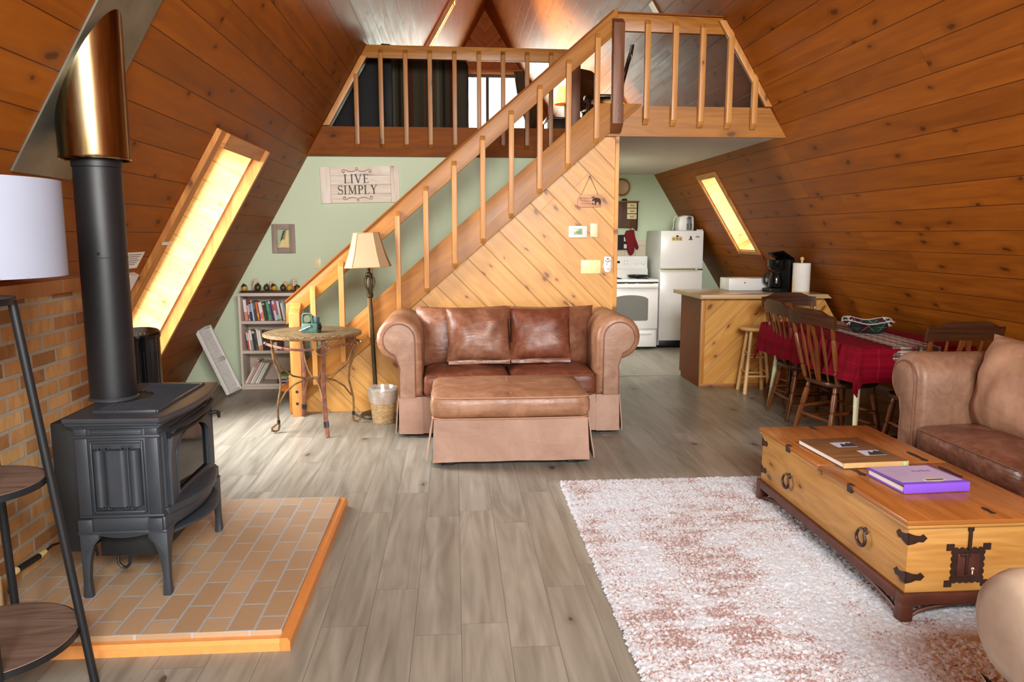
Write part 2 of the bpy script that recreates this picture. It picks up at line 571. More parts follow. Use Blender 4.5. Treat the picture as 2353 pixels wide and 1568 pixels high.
M['piping'] = plain('leather_piping', S(112,66,48), .5, var=.1)
M['wicker'] = wood('woven_wicker', S(200,156,98), S(236,204,154), w=.011, L=.05, groove=.003, gcol=.6, knots=0, rough=.6, bump=.5, var=.3, jw=.006, ring=.1)
g = G('clear_bag_plastic')
gl = g.n('ShaderNodeBsdfGlossy'); gl.inputs['Roughness'].default_value = .12
tr = g.n('ShaderNodeBsdfTransparent'); mx = g.n('ShaderNodeMixShader')
df = g.n('ShaderNodeBsdfDiffuse'); mx2 = g.n('ShaderNodeMixShader'); df.inputs[0].default_value = (.85, .84, .84, 1)
mx.inputs[0].default_value = .16; mx2.inputs[0].default_value = .25
g.t.links.new(tr.outputs[0], mx.inputs[1]); g.t.links.new(gl.outputs[0], mx.inputs[2])
g.t.links.new(mx.outputs[0], mx2.inputs[1]); g.t.links.new(df.outputs[0], mx2.inputs[2])
g.t.links.new(mx2.outputs[0], g.out.inputs[0])
M['bag'] = g.m
g = G('window_glass')
gl = g.n('ShaderNodeBsdfGlossy'); gl.inputs['Roughness'].default_value = .02
tr = g.n('ShaderNodeBsdfTransparent'); mx = g.n('ShaderNodeMixShader')
fr = g.n('ShaderNodeFresnel'); fr.inputs[0].default_value = 1.3
g.t.links.new(fr.outputs[0], mx.inputs[0])
g.t.links.new(tr.outputs[0], mx.inputs[1]); g.t.links.new(gl.outputs[0], mx.inputs[2])
g.t.links.new(mx.outputs[0], g.out.inputs[0])
M['glass'] = g.m
M['oven_glass'] = plain('grey_oven_glass', S(122,122,120), .1, 0, var=.03)
M['trunk'] = wood('honey_pine_trunk', S(158,106,46), S(192,144,78), knots=.5, rough=.4, bump=.15, ring=.4, kcol=S(86,42,18), ks=1.0, grain=1.4)
M['trunk_lid'] = wood('orange_pine_lid', S(134,76,30), S(172,108,52), knots=.12, rough=.26, bump=.25, ring=.5, kcol=S(80,36,14), ks=.7)
M['trunk_iron'] = plain('forged_dark_iron', S(62,42,34), .5, .5, var=.25, vs=20, bump=.2, bs=90)
M['trunk_stand'] = plain('brown_iron_stand', S(88,48,34), .45, .35, var=.2, vs=12, bump=.1, bs=90)
M['lock_red'] = plain('russet_lock_iron', S(84,46,38), .5, .4, var=.25, vs=20)
M['chairwood'] = wood('dark_stained_chair', S(70,34,15), S(120,66,30), knots=0, rough=.28, bump=.1, grain=1.4, spec=.4)
M['chairtop'] = wood('dark_walnut_chair_rail', S(42,22,11), S(74,42,22), knots=0, rough=.34, bump=.06, grain=1.2, spec=.3, ring=.2)
M['loftchair'] = wood('near_black_chair', S(30,18,12), S(52,32,20), knots=0, rough=.3, bump=.1)
M['stoolwood'] = wood('blond_stool_wood', S(200,152,90), S(232,192,130), knots=0, rough=.35, bump=.1, ring=.3)
M['counter'] = plain('speckled_counter_laminate', S(170,150,124), .3, var=.1, vs=120)
M['counter_edge'] = wood('counter_edge_wood', S(170,134,90), S(206,174,128), knots=0, rough=.4, ring=.3)
M['brownstrip'] = plain('brown_woven_shade_stripe', S(48,42,34), .9, var=.1)
M['tile'] = bricks('cream_tile', .15, .15, .004, S(206,192,172), S(214,200,180), S(220,208,190), S(190,178,160), .35, .002, off=0, blotch=.2)
M['red_cloth_mitt'] = plain('red_quilted_cotton', S(116,12,22), .9, var=.12, vs=30, bump=.3, bs=80)
M['green_lcd'] = plain('lcd_green', S(146,172,120), .3, var=.02)
M['purple'] = plain('purple_vinyl', S(124,80,206), .35, var=.04)
M['lilac'] = plain('lilac_cover_sheet', S(186,170,206), .3, var=.04)
M['curtain'] = plain('olive_grey_curtain', S(88,82,66), .9, var=.15, vs=6)
M['moose_board'] = wood('weathered_pink_board', S(176,118,84), S(214,166,130), knots=0, rough=.7)
M['moose'] = plain('dark_moose_paint', S(62,36,28), .8)
M['yellow_pear'] = plain('mustard_gourd', S(190,146,50), .45, var=.2, vs=20)
M['dark_pear'] = plain('dark_olive_gourd', S(64,56,34), .4, var=.35, vs=20)
M['owl'] = plain('cream_stone_owl', S(222,206,184), .7, var=.15, vs=30, bump=.4, bs=70)
M['tray'] = plain('dark_wood_tray', S(70,46,30), .5, var=.15)
M['canister'] = plain('tan_canister', S(196,170,128), .5, var=.05)

def plaid(name, base, lines, wline):
    """lines: list of (axis 'u'/'v', period, offset, width, colour, strength)"""
    g = G(name)
    u, v, uv = g.uv()
    col = g.mix(0.0, base, base)
    for ax, per, off, wd, c, st in lines:
        q = g.math('FRACT', g.math('DIVIDE', g.math('ADD', u if ax == 'u' else v, off), per))
        d = g.math('MULTIPLY', g.math('ABSOLUTE', g.math('SUBTRACT', q, .5)), per)
        m = g.math('MULTIPLY', g.math('LESS_THAN', d, wd/2), st)
        col = g.mix(m, col, c)
    w = g.noise(uv, wline, 2)
    return g.set(col, .9, 0.0, g.bump(w, .25, .003), Specular_IOR_Level=.12)

M['redcloth'] = plaid('crimson_damask_cloth', S(112,3,24), [
    ('u', .16, 0, .004, S(170,40,62), .22), ('u', .16, .05, .03, S(92,2,18), .5), ('v', .16, 0, .004, S(170,40,62), .22),
    ('v', .16, .05, .03, S(92,2,18), .5), ('u', .16, .09, .002, S(180,60,76), .2), ('v', .16, .09, .002, S(180,60,76), .2)], 300)
M['runner'] = plaid('brown_white_plaid_runner', S(190,174,164), [
    ('u', .09, 0, .028, S(66,44,36), .75), ('v', .09, 0, .028, S(66,44,36), .75), ('u', .09, .045, .010, S(130,34,40), .7),
    ('v', .09, .045, .010, S(130,34,40), .7), ('u', .09, .027, .008, S(226,222,218), .95), ('v', .09, .027, .008, S(226,222,218), .95),
    ('u', .055, .01, .005, S(70,52,46), .5), ('v', .055, .01, .005, S(70,52,46), .5)], 200)
M['bowlplaid'] = plaid('green_burgundy_plaid', S(34,62,48), [
    ('u', .16, 0, .075, S(66,22,34), .95), ('v', .16, .08, .05, S(40,30,44), .8), ('u', .08, .03, .003, S(170,150,150), .7),
    ('v', .08, .03, .003, S(150,140,140), .6)], 200)
M['loftsofa'] = plaid('dark_southwest_stripe', S(58,52,40), [
    ('v', .46, .0, .085, S(66,30,24), .9), ('v', .46, .1, .03, S(30,26,22), .9), ('v', .46, .16, .03, S(78,72,58), .9),
    ('v', .46, .24, .05, S(40,30,26), .9), ('v', .46, .30, .02, S(84,52,36), .8)], 120)
g = G('shag_pile'); u, v, uv = g.uv()
a = g.noise(g.xyz(g.math('MULTIPLY', u, 5), g.math('MULTIPLY', v, 15)), 1, 3, .6, .4)
b = g.noise(g.xyz(g.math('MULTIPLY', u, 1.6), g.math('MULTIPLY', v, 1.2)), 1, 2, .5)
st = g.noise(g.xyz(g.math('MULTIPLY', u, 8), g.math('MULTIPLY', v, .5)), 1, 2, .5)
d = g.noise(uv, 75, 2, .6)
f = g.math('ADD', g.math('ADD', g.math('MULTIPLY', a, .42), g.math('MULTIPLY', b, .42)), g.math('ADD', g.math('MULTIPLY', d, .62), g.math('MULTIPLY', st, .30)))
colr = g.ramp(f, [(.78, S(200,206,217)), (.89, S(202,206,214)), (.955, S(186,166,165)), (1.0, S(150,116,110))])
M['shag'] = g.set(colr, .95, 0.0, g.bump(d, .5, .01), Specular_IOR_Level=.1, Sheen_Weight=.25)
g = G('woven_cane_top'); u, v, uv = g.uv()
ck = g.n('ShaderNodeTexBrick', offset=.5); g.put(ck.inputs['Vector'], uv)
for k, x in dict(Scale=1.0, **{'Mortar Size': .006, 'Mortar Smooth': .1, 'Brick Width': .05, 'Row Height': .024}).items():
    ck.inputs[k].default_value = x
ck.inputs['Color1'].default_value = S(112,90,52); ck.inputs['Color2'].default_value = S(150,128,84); ck.inputs['Mortar'].default_value = S(44,32,18)
M['cane'] = g.set(ck.outputs['Color'], .55, .1, g.bump(g.math('SUBTRACT', 1.0, ck.outputs['Fac']), .8, .006))

COLS = {}
def cm(c, rough=.5):
    k = (tuple(c), rough)
    if k not in COLS:
        COLS[k] = plain('print_colour', S(*c), rough, var=.06, vs=30)
    return COLS[k]

# ------------------------------------------------------------------ the house
RX, RZ = .628, 5.83
tL, tR = 1.7326, 1.611                     # steepness of the two slopes
aL, aR = math.atan(tL), math.atan(tR)
XL0, XR0 = RX-RZ/tL, RX+RZ/tR
def XL(z): return RX-(RZ-z)/tL
def XR(z): return RX+(RZ-z)/tR
YF, YB = -1.7, 15.5

def slope_pt(side, s, y, d=0.0):
    """s metres up the slope, d metres out of the room through it"""
    a = aL if side < 0 else aR
    c, q = math.cos(a), math.sin(a)
    if side < 0:
        return Vector((XL0 + s*c - d*q, y, s*q + d*c))
    return Vector((XR0 - s*c + d*q, y, s*q + d*c))

def slope_box(bm, side, s0, s1, y0, y1, d0, d1, mi=0):
    vs = [slope_pt(side, s, y, d) for d in (d0, d1) for s, y in ((s0, y0), (s1, y0), (s1, y1), (s0, y1))]
    add(bm, vs, [(0,1,2,3), (4,7,6,5), (0,4,5,1), (1,5,6,2), (2,6,7,3), (3,7,4,0)], mi)

def make_slope(name, side, holes, label):
    bm = new()
    ys = sorted({YF, YB+.1} | {h[2] for h in holes} | {h[3] for h in holes})
    sl = math.sin(aL if side < 0 else aR)
    ss = sorted({-.05, RZ/sl} | {h[0] for h in holes} | {h[1] for h in holes})
    for a, b in zip(ys, ys[1:]):
        for c, d in zip(ss, ss[1:]):
            if any(h[0]-1e-6 <= c and d <= h[1]+1e-6 and h[2]-1e-6 <= a and b <= h[3]+1e-6 for h in holes):
                continue
            slope_box(bm, side, c, d, a, b, 0, .3)
    return struct(name, bm, M['slope'], label, uv=lambda c, n: (c.y, c.z/sl + (.0 if side < 0 else .13)), smooth=0)

W1 = (.654, 2.405, 5.15, 6.07)
W3 = (3.46, 5.50, 11.05, 11.45)
W2 = (1.552, 2.53, 8.46, 9.0)
make_slope('wall_left', -1, [W1, W3], 'sloping left wall of amber varnished pine planks')
W4 = (3.12, 3.92, 10.2, 12.6)
make_slope('wall_right', 1, [W2, W4], 'sloping right wall of amber varnished pine planks')

def window(name, side, h, label, near_p, top_p, far_p, cw=.10, rvl='reveal', cas='casing'):
    s0, s1, y0, y1 = h
    e = thing(name, label, 'window'); e['kind'] = 'structure'; del e['category']
    # reveal boards run through the wall depth, stacked up the slope
    def uvs(c, n):
        sx = (c.x-XL0) if side < 0 else (XR0-c.x)
        a_ = aL if side < 0 else aR
        s = sx*math.cos(a_) + c.z*math.sin(a_)
        d = -sx*math.sin(a_) + c.z*math.cos(a_)
        return (d+y0, s)
    bm = new()
    slope_box(bm, side, s0, s1, y1-.012, y1, .0, .30)
    slope_box(bm, side, s0, s1, y0, y0+.012, .0, .30)
    slope_box(bm, side, s1-.012, s1, y0+.012, y1-.012, .0, .30)
    slope_box(bm, side, s0, s0+.012, y0+.012, y1-.012, .0, .30)
    obj('reveal', bm, M[rvl], e, uv=uvs, smooth=0)
    b1 = new(); slope_box(b1, side, s0-.04, s1+cw, y0-cw, y0, -near_p, 0)
    obj('casing', b1, M[cas], e, grain='z', smooth=0)
    b1 = new(); slope_box(b1, side, s1, s1+cw, y0, y1, -top_p, 0)
    obj('casing', b1, M[cas], e, grain='y', smooth=0)
    b1 = new(); slope_box(b1, side, s0-.04, s1+cw, y1, y1+.04, -far_p, 0)
    obj('casing', b1, M[cas], e, grain='z', smooth=0)
    b1 = new(); slope_box(b1, side, s0-.04, s0, y0, y1, -max(top_p*.5, .02), 0)
    obj('sill', b1, M[cas], e, grain='y', smooth=0)
    b1 = new(); slope_box(b1, side, s0, s1, y0, y1, .275, .281)
    obj('pane', b1, M['glass'], e, smooth=0)
    b1 = new()
    for q in (s0+.03, s1-.03):
        slope_box(b1, side, q-.02, q+.02, y0, y1, .255, .29)
    for q in (y0+.03, y1-.03):
        slope_box(b1, side, s0, s1, q-.02, q+.02, .255, .29)
    obj('sash', b1, M['casing'], e, grain='z', smooth=0)
    return e
window('window_1', -1, W1, 'long slanted window with bright pine reveal in the left wall', .035, .06, .09)
window('window_2', 1, W2, 'narrow slanted window in the right wall above the breakfast bar', .02, .02, .025, .06)
window('window_3', -1, W3, 'narrow slanted window high in the left slope above the loft', .05, .03, .02, .05)
window('window_6', 1, W4, 'unseen low slanted window added in the right slope to light the loft', .02, .02, .02, .05)  # unseen opening added to brighten the loft slopes
# trim strip carrying on down the right wall below window_2
bm = new(); slope_box(bm, 1, .35, W2[0]-.04, W2[2]-.06, W2[2], -.02, 0)
struct('trim_1', bm, M['pine_dark'], 'dark trim strip running down the right wall below the narrow window', grain='z', smooth=0)

# floor
bm = new(); box(bm, XL0-.1, XR0+.1, YF, 10.8, -.1, 0)
struct('floor', bm, M['vinyl'], 'grey brown wood-look vinyl plank floor', grain='y', uv=lambda c, n: (c.y+3.1, c.x+5.03), smooth=0)
bm = new(); box(bm, 1.385, 2.45, 7.90, 7.94, 0, .006, .002)
struct('trim_2', bm, M['vinyl'], 'flat threshold strip across the kitchen floor', smooth=0)

# green back wall under the left loft, kitchen walls
def tri_wall(name, y0, y1, x0, x1, z0, z1, m, label, **k):
    bm = new()
    lo = lambda z: max(x0, XL(z)-.02); hi = lambda z: min(x1, XR(z)+.02)
    zs = [z0+(z1-z0)*i/8 for i in range(9)]
    poly = [(lo(z), z) for z in zs] + [(hi(z), z) for z in reversed(zs)]
    prism(bm, poly, y0, y1, 'xz')
    return struct(name, bm, m, label, smooth=0, **k)
tri_wall('wall_back', 7.75, 7.85, -9, 1.30, 0, 2.40, M['green'], 'sage green wall behind the staircase and bookcase')
tri_wall('wall_kitchen', 10.7, 10.8, 1.25, 9, 0, 2.37, M['green'], 'sage green kitchen end wall behind the fridge')
bm = new(); box(bm, 1.25, 1.35, 6.51, 10.7, 0, 2.33)
struct('wall_partition', bm, M['green'], 'green partition wall beside the kitchen', smooth=0)
bm = new(); box(bm, 1.40, 2.70, 10.685, 10.70, .9, 1.43)
struct('trim_3', bm, M['tile'], 'cream tiled splashback behind the cooker', uv=lambda c, n: (c.x, c.z), smooth=0)

# pine boarding under the stairs: boards fall to the right at 45 degrees
RAKE = .868
def strtop(x): return 1.751 + RAKE*(x-.237)
def strbot(x): return strtop(x) - .325
r2 = math.sqrt(.5)
bm = new()
x1 = 1.375
prism(bm, [(-1.30, 0), (x1, 0), (x1, 2.34), ((2.34-strbot(0))/RAKE, 2.34), (-1.30, max(.12, strbot(-1.30)))], 6.465, 6.51, 'xz')
struct('wall_stair', bm, M['pine'], 'diagonal knotty pine boarding under the staircase',
       uv=lambda c, n: ((c.x-c.z)*r2, (c.x+c.z)*r2 + .06) if abs(n.x) < .5 else (c.z, c.y), smooth=0)
bm = new(); box(bm, 1.352, 1.385, 6.445, 6.53, 0, 2.33, .003)
struct('trim_4', bm, M['pine'], 'pale pine corner trim at the right end of the stair wall', grain='z', uv=lambda c, n: (c.z+.4, .09), smooth=0)

# loft deck and kitchen ceiling
bm = new()
for (xa, xb, ya, yb) in ((1.22, 3.4, 6.44, 10.75), (-2, 1.22, 7.78, 10.75)):
    zc = 2.335
    prism(bm, [(max(xa, XL(zc)-.03), zc), (min(xb, XR(zc)+.03), zc), (min(xb, XR(2.375)+.03), 2.375), (max(xa, XL(2.375)-.03), 2.375)], ya, yb, 'xz')
struct('ceiling', bm, M['white_ceiling'], 'white plaster ceiling over the kitchen', smooth=0)
bm = new()
for (xa, xb, ya, yb) in ((1.22, 3.4, 6.44, YB), (-2, 1.22, 7.75, YB)):
    prism(bm, [(max(xa, XL(2.38)-.03), 2.38), (min(xb, XR(2.38)+.03), 2.38), (min(xb, XR(2.54)+.03), 2.54), (max(xa, XL(2.54)-.03), 2.54)], ya, yb, 'xz')
struct('floor_loft', bm, M['fir_dark'], 'loft floor deck of dark boards', grain='y', smooth=0)
bm = new(); prism(bm, [(XL(2.265)-.03, 2.265), (1.28, 2.265), (1.28, 2.545), (XL(2.545)-.03, 2.545)], 7.70, 7.75, 'xz')
struct('beam_left', bm, M['fir_dark'], 'dark fir beam along the far loft edge above the green wall', smooth=0)
bm = new(); prism(bm, [(1.20, 2.315), (XR(2.315)+.03, 2.315), (XR(2.56)+.03, 2.56), (1.20, 2.56)], 6.425, 6.465, 'xz')
struct('beam_right', bm, M['fir'], 'fir beam along the near loft edge above the kitchen opening', smooth=0)
bm = new(); box(bm, 1.24, 1.28, 6.46, 7.70, 2.33, 2.545)
struct('beam_stair', bm, M['fir_dark'], 'dark beam along the stairwell edge of the loft', grain='y', smooth=0)

# far gable of the loft with chevron boards and the sliding glass door opening
DX0, DX1, DZ1 = .20, 1.50, 4.62
bm = new()
prism(bm, [(XL(2.5)-.03, 2.5), (DX0, 2.5), (DX0, DZ1), (DX0, DZ1+.001), (XL(DZ1)-.03, DZ1)], YB, YB+.1, 'xz')
prism(bm, [(DX1, 2.5), (XR(2.5)+.03, 2.5), (XR(DZ1)+.03, DZ1), (DX1, DZ1)], YB, YB+.1, 'xz')
prism(bm, [(XL(DZ1)-.03, DZ1), (RX, DZ1), (RX, RZ+.05)], YB, YB+.1, 'xz')
prism(bm, [(RX, DZ1), (XR(DZ1)+.03, DZ1), (RX, RZ+.05)], YB, YB+.1, 'xz')
def uvg(c, n):
    x = abs(c.x-RX)
    return ((c.z+x)*r2, (c.z-x)*r2+.04)
struct('wall_gable', bm, M['slope'], 'orange chevron-boarded gable at the far end of the loft', uv=uvg, smooth=0)
d = thing('door_1', 'sliding glass door glaring white at the far end of the loft', 'door', (0, 0, 0)); d['kind'] = 'structure'; del d['category']
bm = new()
for a, b in ((DX0, DX0+.05), (DX1-.05, DX1), (.64, .70)):
    box(bm, a, b, YB+.01, YB+.07, 2.55, DZ1-.06, .004)
box(bm, DX0, DX1, YB-.01, YB+.07, DZ1-.06, DZ1, .004)
obj('frame', bm, cm((70, 66, 60)), d, grain='z')
for a, b in ((DX0+.05, .64), (.70, DX1-.05)):
    bm = new(); box(bm, a, b, YB+.03, YB+.036, 2.55, DZ1-.06)
    obj('pane', bm, M['glass'], d)
bm = new(); box(bm, DX0-.06, DX1+.06, YB-.02, YB, DZ1, DZ1+.08, .003)
obj('head_casing', bm, M['casing'], d)

# front gable behind the camera, with glass doors and upper lights added for daylight
FW = [(-1.75, 3.18, .05, 2.15), (-.55, 1.98, 2.40, 3.75)]
bm = new()
def strip(za, zb, xa=None, xb=None):
    prism(bm, [(XL(za)-.05 if xa is None else xa, za), (XR(za)+.05 if xb is None else xb, za),
               (XR(zb)+.05 if xb is None else xb, zb), (XL(zb)-.05 if xa is None else xa, zb)], YF-.1, YF, 'xz')
strip(-.05, .05)
strip(.05, 2.15, None, FW[0][0]); strip(.05, 2.15, FW[0][1], None)
strip(2.15, 2.40)
strip(2.40, 3.75, None, FW[1][0]); strip(2.40, 3.75, FW[1][1], None)
strip(3.75, RZ-.001)
struct('wall_front', bm, M['slope'], 'front gable wall behind the camera', smooth=0)
for i, (a, b, z0, z1) in enumerate(FW):
    d = thing('window_%d' % (4+i), 'unseen front gable glazing behind the camera, added for daylight', 'window'); d['kind'] = 'structure'; del d['category']
    bm = new()
    nn = 4 if i == 0 else 3
    for k in range(nn+1):
        x = a+(b-a)*k/nn
        box(bm, x-.04, x+.04, YF-.09, YF-.02, z0, z1)
    box(bm, a, b, YF-.09, YF-.02, z1-.06, z1); box(bm, a, b, YF-.09, YF-.02, z0, z0+.06)
    obj('frame', bm, M['casing'], d, grain='z', smooth=0)
    bm = new(); box(bm, a, b, YF-.06, YF-.055, z0, z1)
    obj('pane', bm, M['glass'], d, smooth=0)
# ------------------------------------------------------------------ left side: hearth, stove, lamp
def wobj(name, bm, mat, t, **k):
    """part modelled in room coordinates under an unrotated thing"""
    return obj(name, bm, mat, t, xf=Matrix.Translation(-t.location), **k)

bm = new()
prism(bm, [(-1.83, 0), (-1.83, 1.235), (XL(1.235)+.005, 1.235), (XL(0)+.005, 0)], 1.0, 3.95, 'xz')
struct('wall_brick', bm, M['brick'], 'tan brick knee wall behind the stove', uv=lambda c, n: (c.y if abs(n.y) < .5 else c.x, c.z-.06), smooth=0)
bm = new()
prism(bm, [(-1.805, 1.235), (-1.805, 1.295), (XL(1.295)+.005, 1.295), (XL(1.235)+.005, 1.235)], 1.0, 3.97, 'xz')
struct('trim_5', bm, M['brick_cap'], 'brown brick cap course on the knee wall', uv=lambda c, n: (c.y+.05, .1), smooth=0)

t = thing('hearth_pad', 'tan paver hearth pad edged in orange pine below the black stove', 'hearth', (-1.2, 3.4, 0))
bm = new(); box(bm, -1.83, -.648, 2.672, 4.11, 0, .064, .003)
wobj('paver_bed', bm, M['hearth'], t, uv=lambda c, n: (c.y-2.672, -.648-c.x) if abs(n.z) > .5 else ((c.x+.05, c.z+.02) if abs(n.y) > .5 else (c.y-2.672, c.z+.02)), smooth=0)
bm = new(); prism(bm, [(-.648, 0), (-.612, 0), (-.612, .036), (-.622, .05), (-.648, .05)], 2.636, 4.13, 'xz')
wobj('edge_trim', bm, cm((206, 132, 66), .4), t, grain='y')
bm = new(); prism(bm, [(2.672, 0), (2.636, 0), (2.636, .032), (2.646, .044), (2.672, .044)], -1.83, -.649, 'yz')
wobj('edge_trim', bm, cm((222, 150, 82), .4), t)
bm = new(); prism(bm, [(4.11, 0), (4.13, 0), (4.13, .05), (4.11, .05)], -1.83, -.649, 'yz')
wobj('edge_trim', bm, cm((206, 132, 66), .4), t)

# ---- stove
SX, SY, HZ = -1.31, 3.23, .064
t = thing('gas_stove', 'black cast iron gas stove with linenfold side panel standing on the hearth', 'stove', (SX, SY, HZ))
ST = t
XN, XF_, YN, YFa = -1.50, -1.135, 2.90, 3.56
bm = new()
box(bm, XN, XF_, YN, YFa, .40, .80, .006)
for z0, z1, o in ((.735, .747, .008), (.775, .785, .010), (.785, .797, .02)):
    box(bm, XN-o, XF_+o, YN-o, YFa+o, z0, z1, .003)
box(bm, XN-.008, XF_+.014, YN-.014, YFa+.014, .345, .402, .004)
box(bm, XN-.012, XF_+.02, YN-.02, YFa+.02, .335, .350, .004)
box(bm, XN-.004, XF_+.006, YN-.006, YFa+.006, .400, .412, .003)
for x in (-1.475, -1.165):                     # corner pilasters on the near side
    box(bm, x-.028, x+.028, YN-.008, YN+.01, .412, .735, .004)
    box(bm, x-.028, x+.028, YN-.008, YN+.01, .747, .775, .003)
    box(bm, x-.030, x+.034, YN-.026, YN+.0, .345, .402, .004)
wobj('body', bm, M['iron'], t, grain='z')
bm = new()                                      # heavy bowed top
def topline(o):
    p = [(-1.53-o*.3, 2.86-o), (-1.105+o, 2.85-o)]
    for k in range(1, 12):
        q = k/12
        p.append((-1.105+o+.05*math.sin(PI*q), 2.85-o+q*(.735+2*o)))
    return p+[(-1.105+o, 3.585+o), (-1.53-o*.3, 3.585+o)]
prism(bm, topline(-.012), .795, .806, 'xy'); prism(bm, topline(0), .806, .826, 'xy', bev=.004)
wobj('top_plate', bm, M['iron'], t, grain='y')
bm = new()                                      # lattice vent in the top
gx0, gx1, gy0, gy1 = -1.44, -1.16, 2.955, 3.505
PX, PY = -1.435, 3.23
for fam in (1, -1):
    for k in range(-20, 40):
        c0 = k*.021
        pts = []
        for i in range(60):
            y = gy0+(gy1-gy0)*i/59
            x = gx0 + (c0 + fam*(y-gy0)*.75)
            ok = gx0 <= x <= gx1 and math.hypot(x-PX, y-PY) > .125
            if ok:
                pts.append((x, y, .832))
            if (not ok or i == 59) and len(pts) > 1:
                tube(bm, [pts[0], pts[-1]], .0032, 4); pts = []
            elif not ok:
                pts = []
for a in ((gx0, gx1, gy0-.012, gy0), (gx0, gx1, gy1, gy1+.012), (gx1, gx1+.012, gy0-.012, gy1+.012)):
    box(bm, *a, .824, .838, .003)
wobj('vent_lattice', bm, M['iron'], t)
bm = new(); box(bm, gx0, gx1, gy0, gy1, .8262, .8275)
wobj('vent_well', bm, M['iron_dark'], t)
bm = new()                                      # linenfold side panel
YP = YN-.002
for a in ((-1.435, -1.205, .715, .725), (-1.435, -1.205, .420, .432), (-1.437, -1.427, .420, .725), (-1.213, -1.203, .420, .725)):
    box(bm, a[0], a[1], YP-.010, YP+.01, a[2], a[3], .003)
folds = [(-1.398, .024), (-1.346, .026), (-1.296, .026), (-1.243, .026)]
prof = []
N = 60
for i in range(N+1):
    x = -1.424+.208*i/N
    h = 0
    for c_, w_ in folds:
        u_ = (x-c_)/w_
        if abs(u_) < 1:
            h = max(h, .026*math.sqrt(1-u_*u_))
    if -1.346 <= x <= -1.296:
        h = max(h, .026)
    prof.append((x, YP-.004-h))
poly = prof + [(-1.216, YP+.004), (-1.424, YP+.004)]
prism(bm, poly, .455, .690, 'xy')
for c_ in (-1.372, -1.27):
    for z in (.694, .452):
        for dx in (-.014, .014):
            tube(bm, [(c_+dx+.009*math.cos(a), YP-.018, z+.009*math.sin(a)) for a in [i*.5 for i in range(13)]], .0035, 6)
wobj('side_panel', bm, M['iron'], t, grain='z')
bm = new()                                      # small panel above
for a in ((-1.437, -1.203, .768, .773), (-1.437, -1.203, .750, .755), (-1.437, -1.432, .75, .773), (-1.208, -1.203, .75, .773)):
    box(bm, a[0], a[1], YN-.008, YN+.01, a[2], a[3], .002)
wobj('frieze_panel', bm, M['iron'], t)
bm = new()                                      # curved apron between the near legs
pts = [(-1.45, .35), (-1.19, .35)] + [(-1.19-.26*i/10, .335-.018*math.sin(PI*i/10)) for i in range(11)]
prism(bm, pts, YN-.016, YN+.0, 'xz', bev=.003)
wobj('apron', bm, M['iron'], t)
# door on the front (faces the room)
bm = new()
arch = []
y0, y1, zb, zs = 3.03, 3.43, .455, .62
for i in range(13):
    a = PI*i/12
    arch.append(((y0+y1)/2+(y1-y0)/2*math.cos(a), zs+.085*math.sin(a)))
outer = [(2.965, .425), (3.495, .425), (3.495, .735), (2.965, .735)]
ring_in = [(y1, zb)] + arch + [(y0, zb)]
ring_out = [(3.495, .425)] + [(3.495-.53*i/12, .735) if 0 < i < 12 else ((3.495, .62) if i == 0 else (2.965, .62)) for i in range(13)] + [(2.965, .425)]
vs, fs = [], []
n = len(ring_in)
for x in (XF_, XF_+.022):
    vs += [(x, a, b) for a, b in ring_out] + [(x, a, b) for a, b in ring_in]
for i in range(n):
    j = (i+1) % n
    fs += [(i, j, n+j, n+i), (2*n+i, 3*n+i, 3*n+j, 2*n+j), (i, 2*n+i, 2*n+j, j), (n+i, n+j, 3*n+j, 3*n+i)]
add(bm, vs, fs)
tube(bm, [(XF_+.022, a, b) for a, b in ring_in], .006, 6, closed=True)
for y in (2.93, 2.955, 3.505, 3.53):
    tube(bm, [(XF_+.004, y, .43), (XF_+.004, y, .735)], .007, 6)
wobj('door', bm, M['iron'], t, grain='z')
dr = [c for c in t.children if c.name.startswith('door')][0]
bm = new(); prism(bm, ring_in, XF_+.004, XF_+.008, 'yz')
gp = wobj('door_glass', bm, M['glass_dark'], t); gp['label'] = 'dark smoked glass'
bm = new()
tube(bm, [(XF_+.02+.045*math.sin(PI*i/14), 2.95+.56*i/14, .752) for i in range(15)], .012, 8)
tube(bm, [(XF_+.012+.035*math.sin(PI*i/14), 2.98+.50*i/14, .715) for i in range(15)], .008, 8)
wobj('louvre', bm, M['iron_dark'], t)
bm = new(); tube(bm, [(XF_+.015, 3.47, .695), (XF_+.05, 3.475, .70), (XF_+.055, 3.50, .69), (XF_+.05, 3.52, .665)], [.008, .01, .011, .008], 8)
wobj('handle', bm, M['iron_dark'], t)
bm = new()
lip = [(XF_-.02, 2.93)] + [(XF_+.012+.085*math.sin(PI*i/14), 2.93+.6*i/14) for i in range(15)] + [(XF_-.02, 3.53)]
prism(bm, lip, .395, .425, 'xy', bev=.005)
lip2 = [(XF_-.02, 2.95)] + [(XF_+.008+.05*math.sin(PI*i/14), 2.95+.56*i/14) for i in range(15)] + [(XF_-.02, 3.51)]
prism(bm, lip2, .335, .396, 'xy', bev=.004)
lip3 = [(XF_-.02, 2.93)] + [(XF_+.01+.10*math.sin(PI*i/14), 2.96+.54*i/14) for i in range(15)] + [(XF_-.02, 3.53)]
prism(bm, lip3, .300, .314, 'xy', bev=.004)
wobj('ash_lip', bm, M['iron'], t)
bm = new(); box(bm, -1.47, -1.19, 2.98, 3.48, .20, .345, .005); box(bm, -1.63, -1.50, 2.94, 3.52, .24, .79, .006)
wobj('burner_box', bm, M['iron_dark'], t)
bm = new(); tube(bm, [(-1.40, 2.995, .20), (-1.40, 2.995, .165), (-1.385, 2.995, .145), (-1.365, 2.995, .142), (-1.35, 2.995, .155), (-1.345, 2.995, .20)], .007, 8)
wobj('gas_loop', bm, M['black_satin'], t)
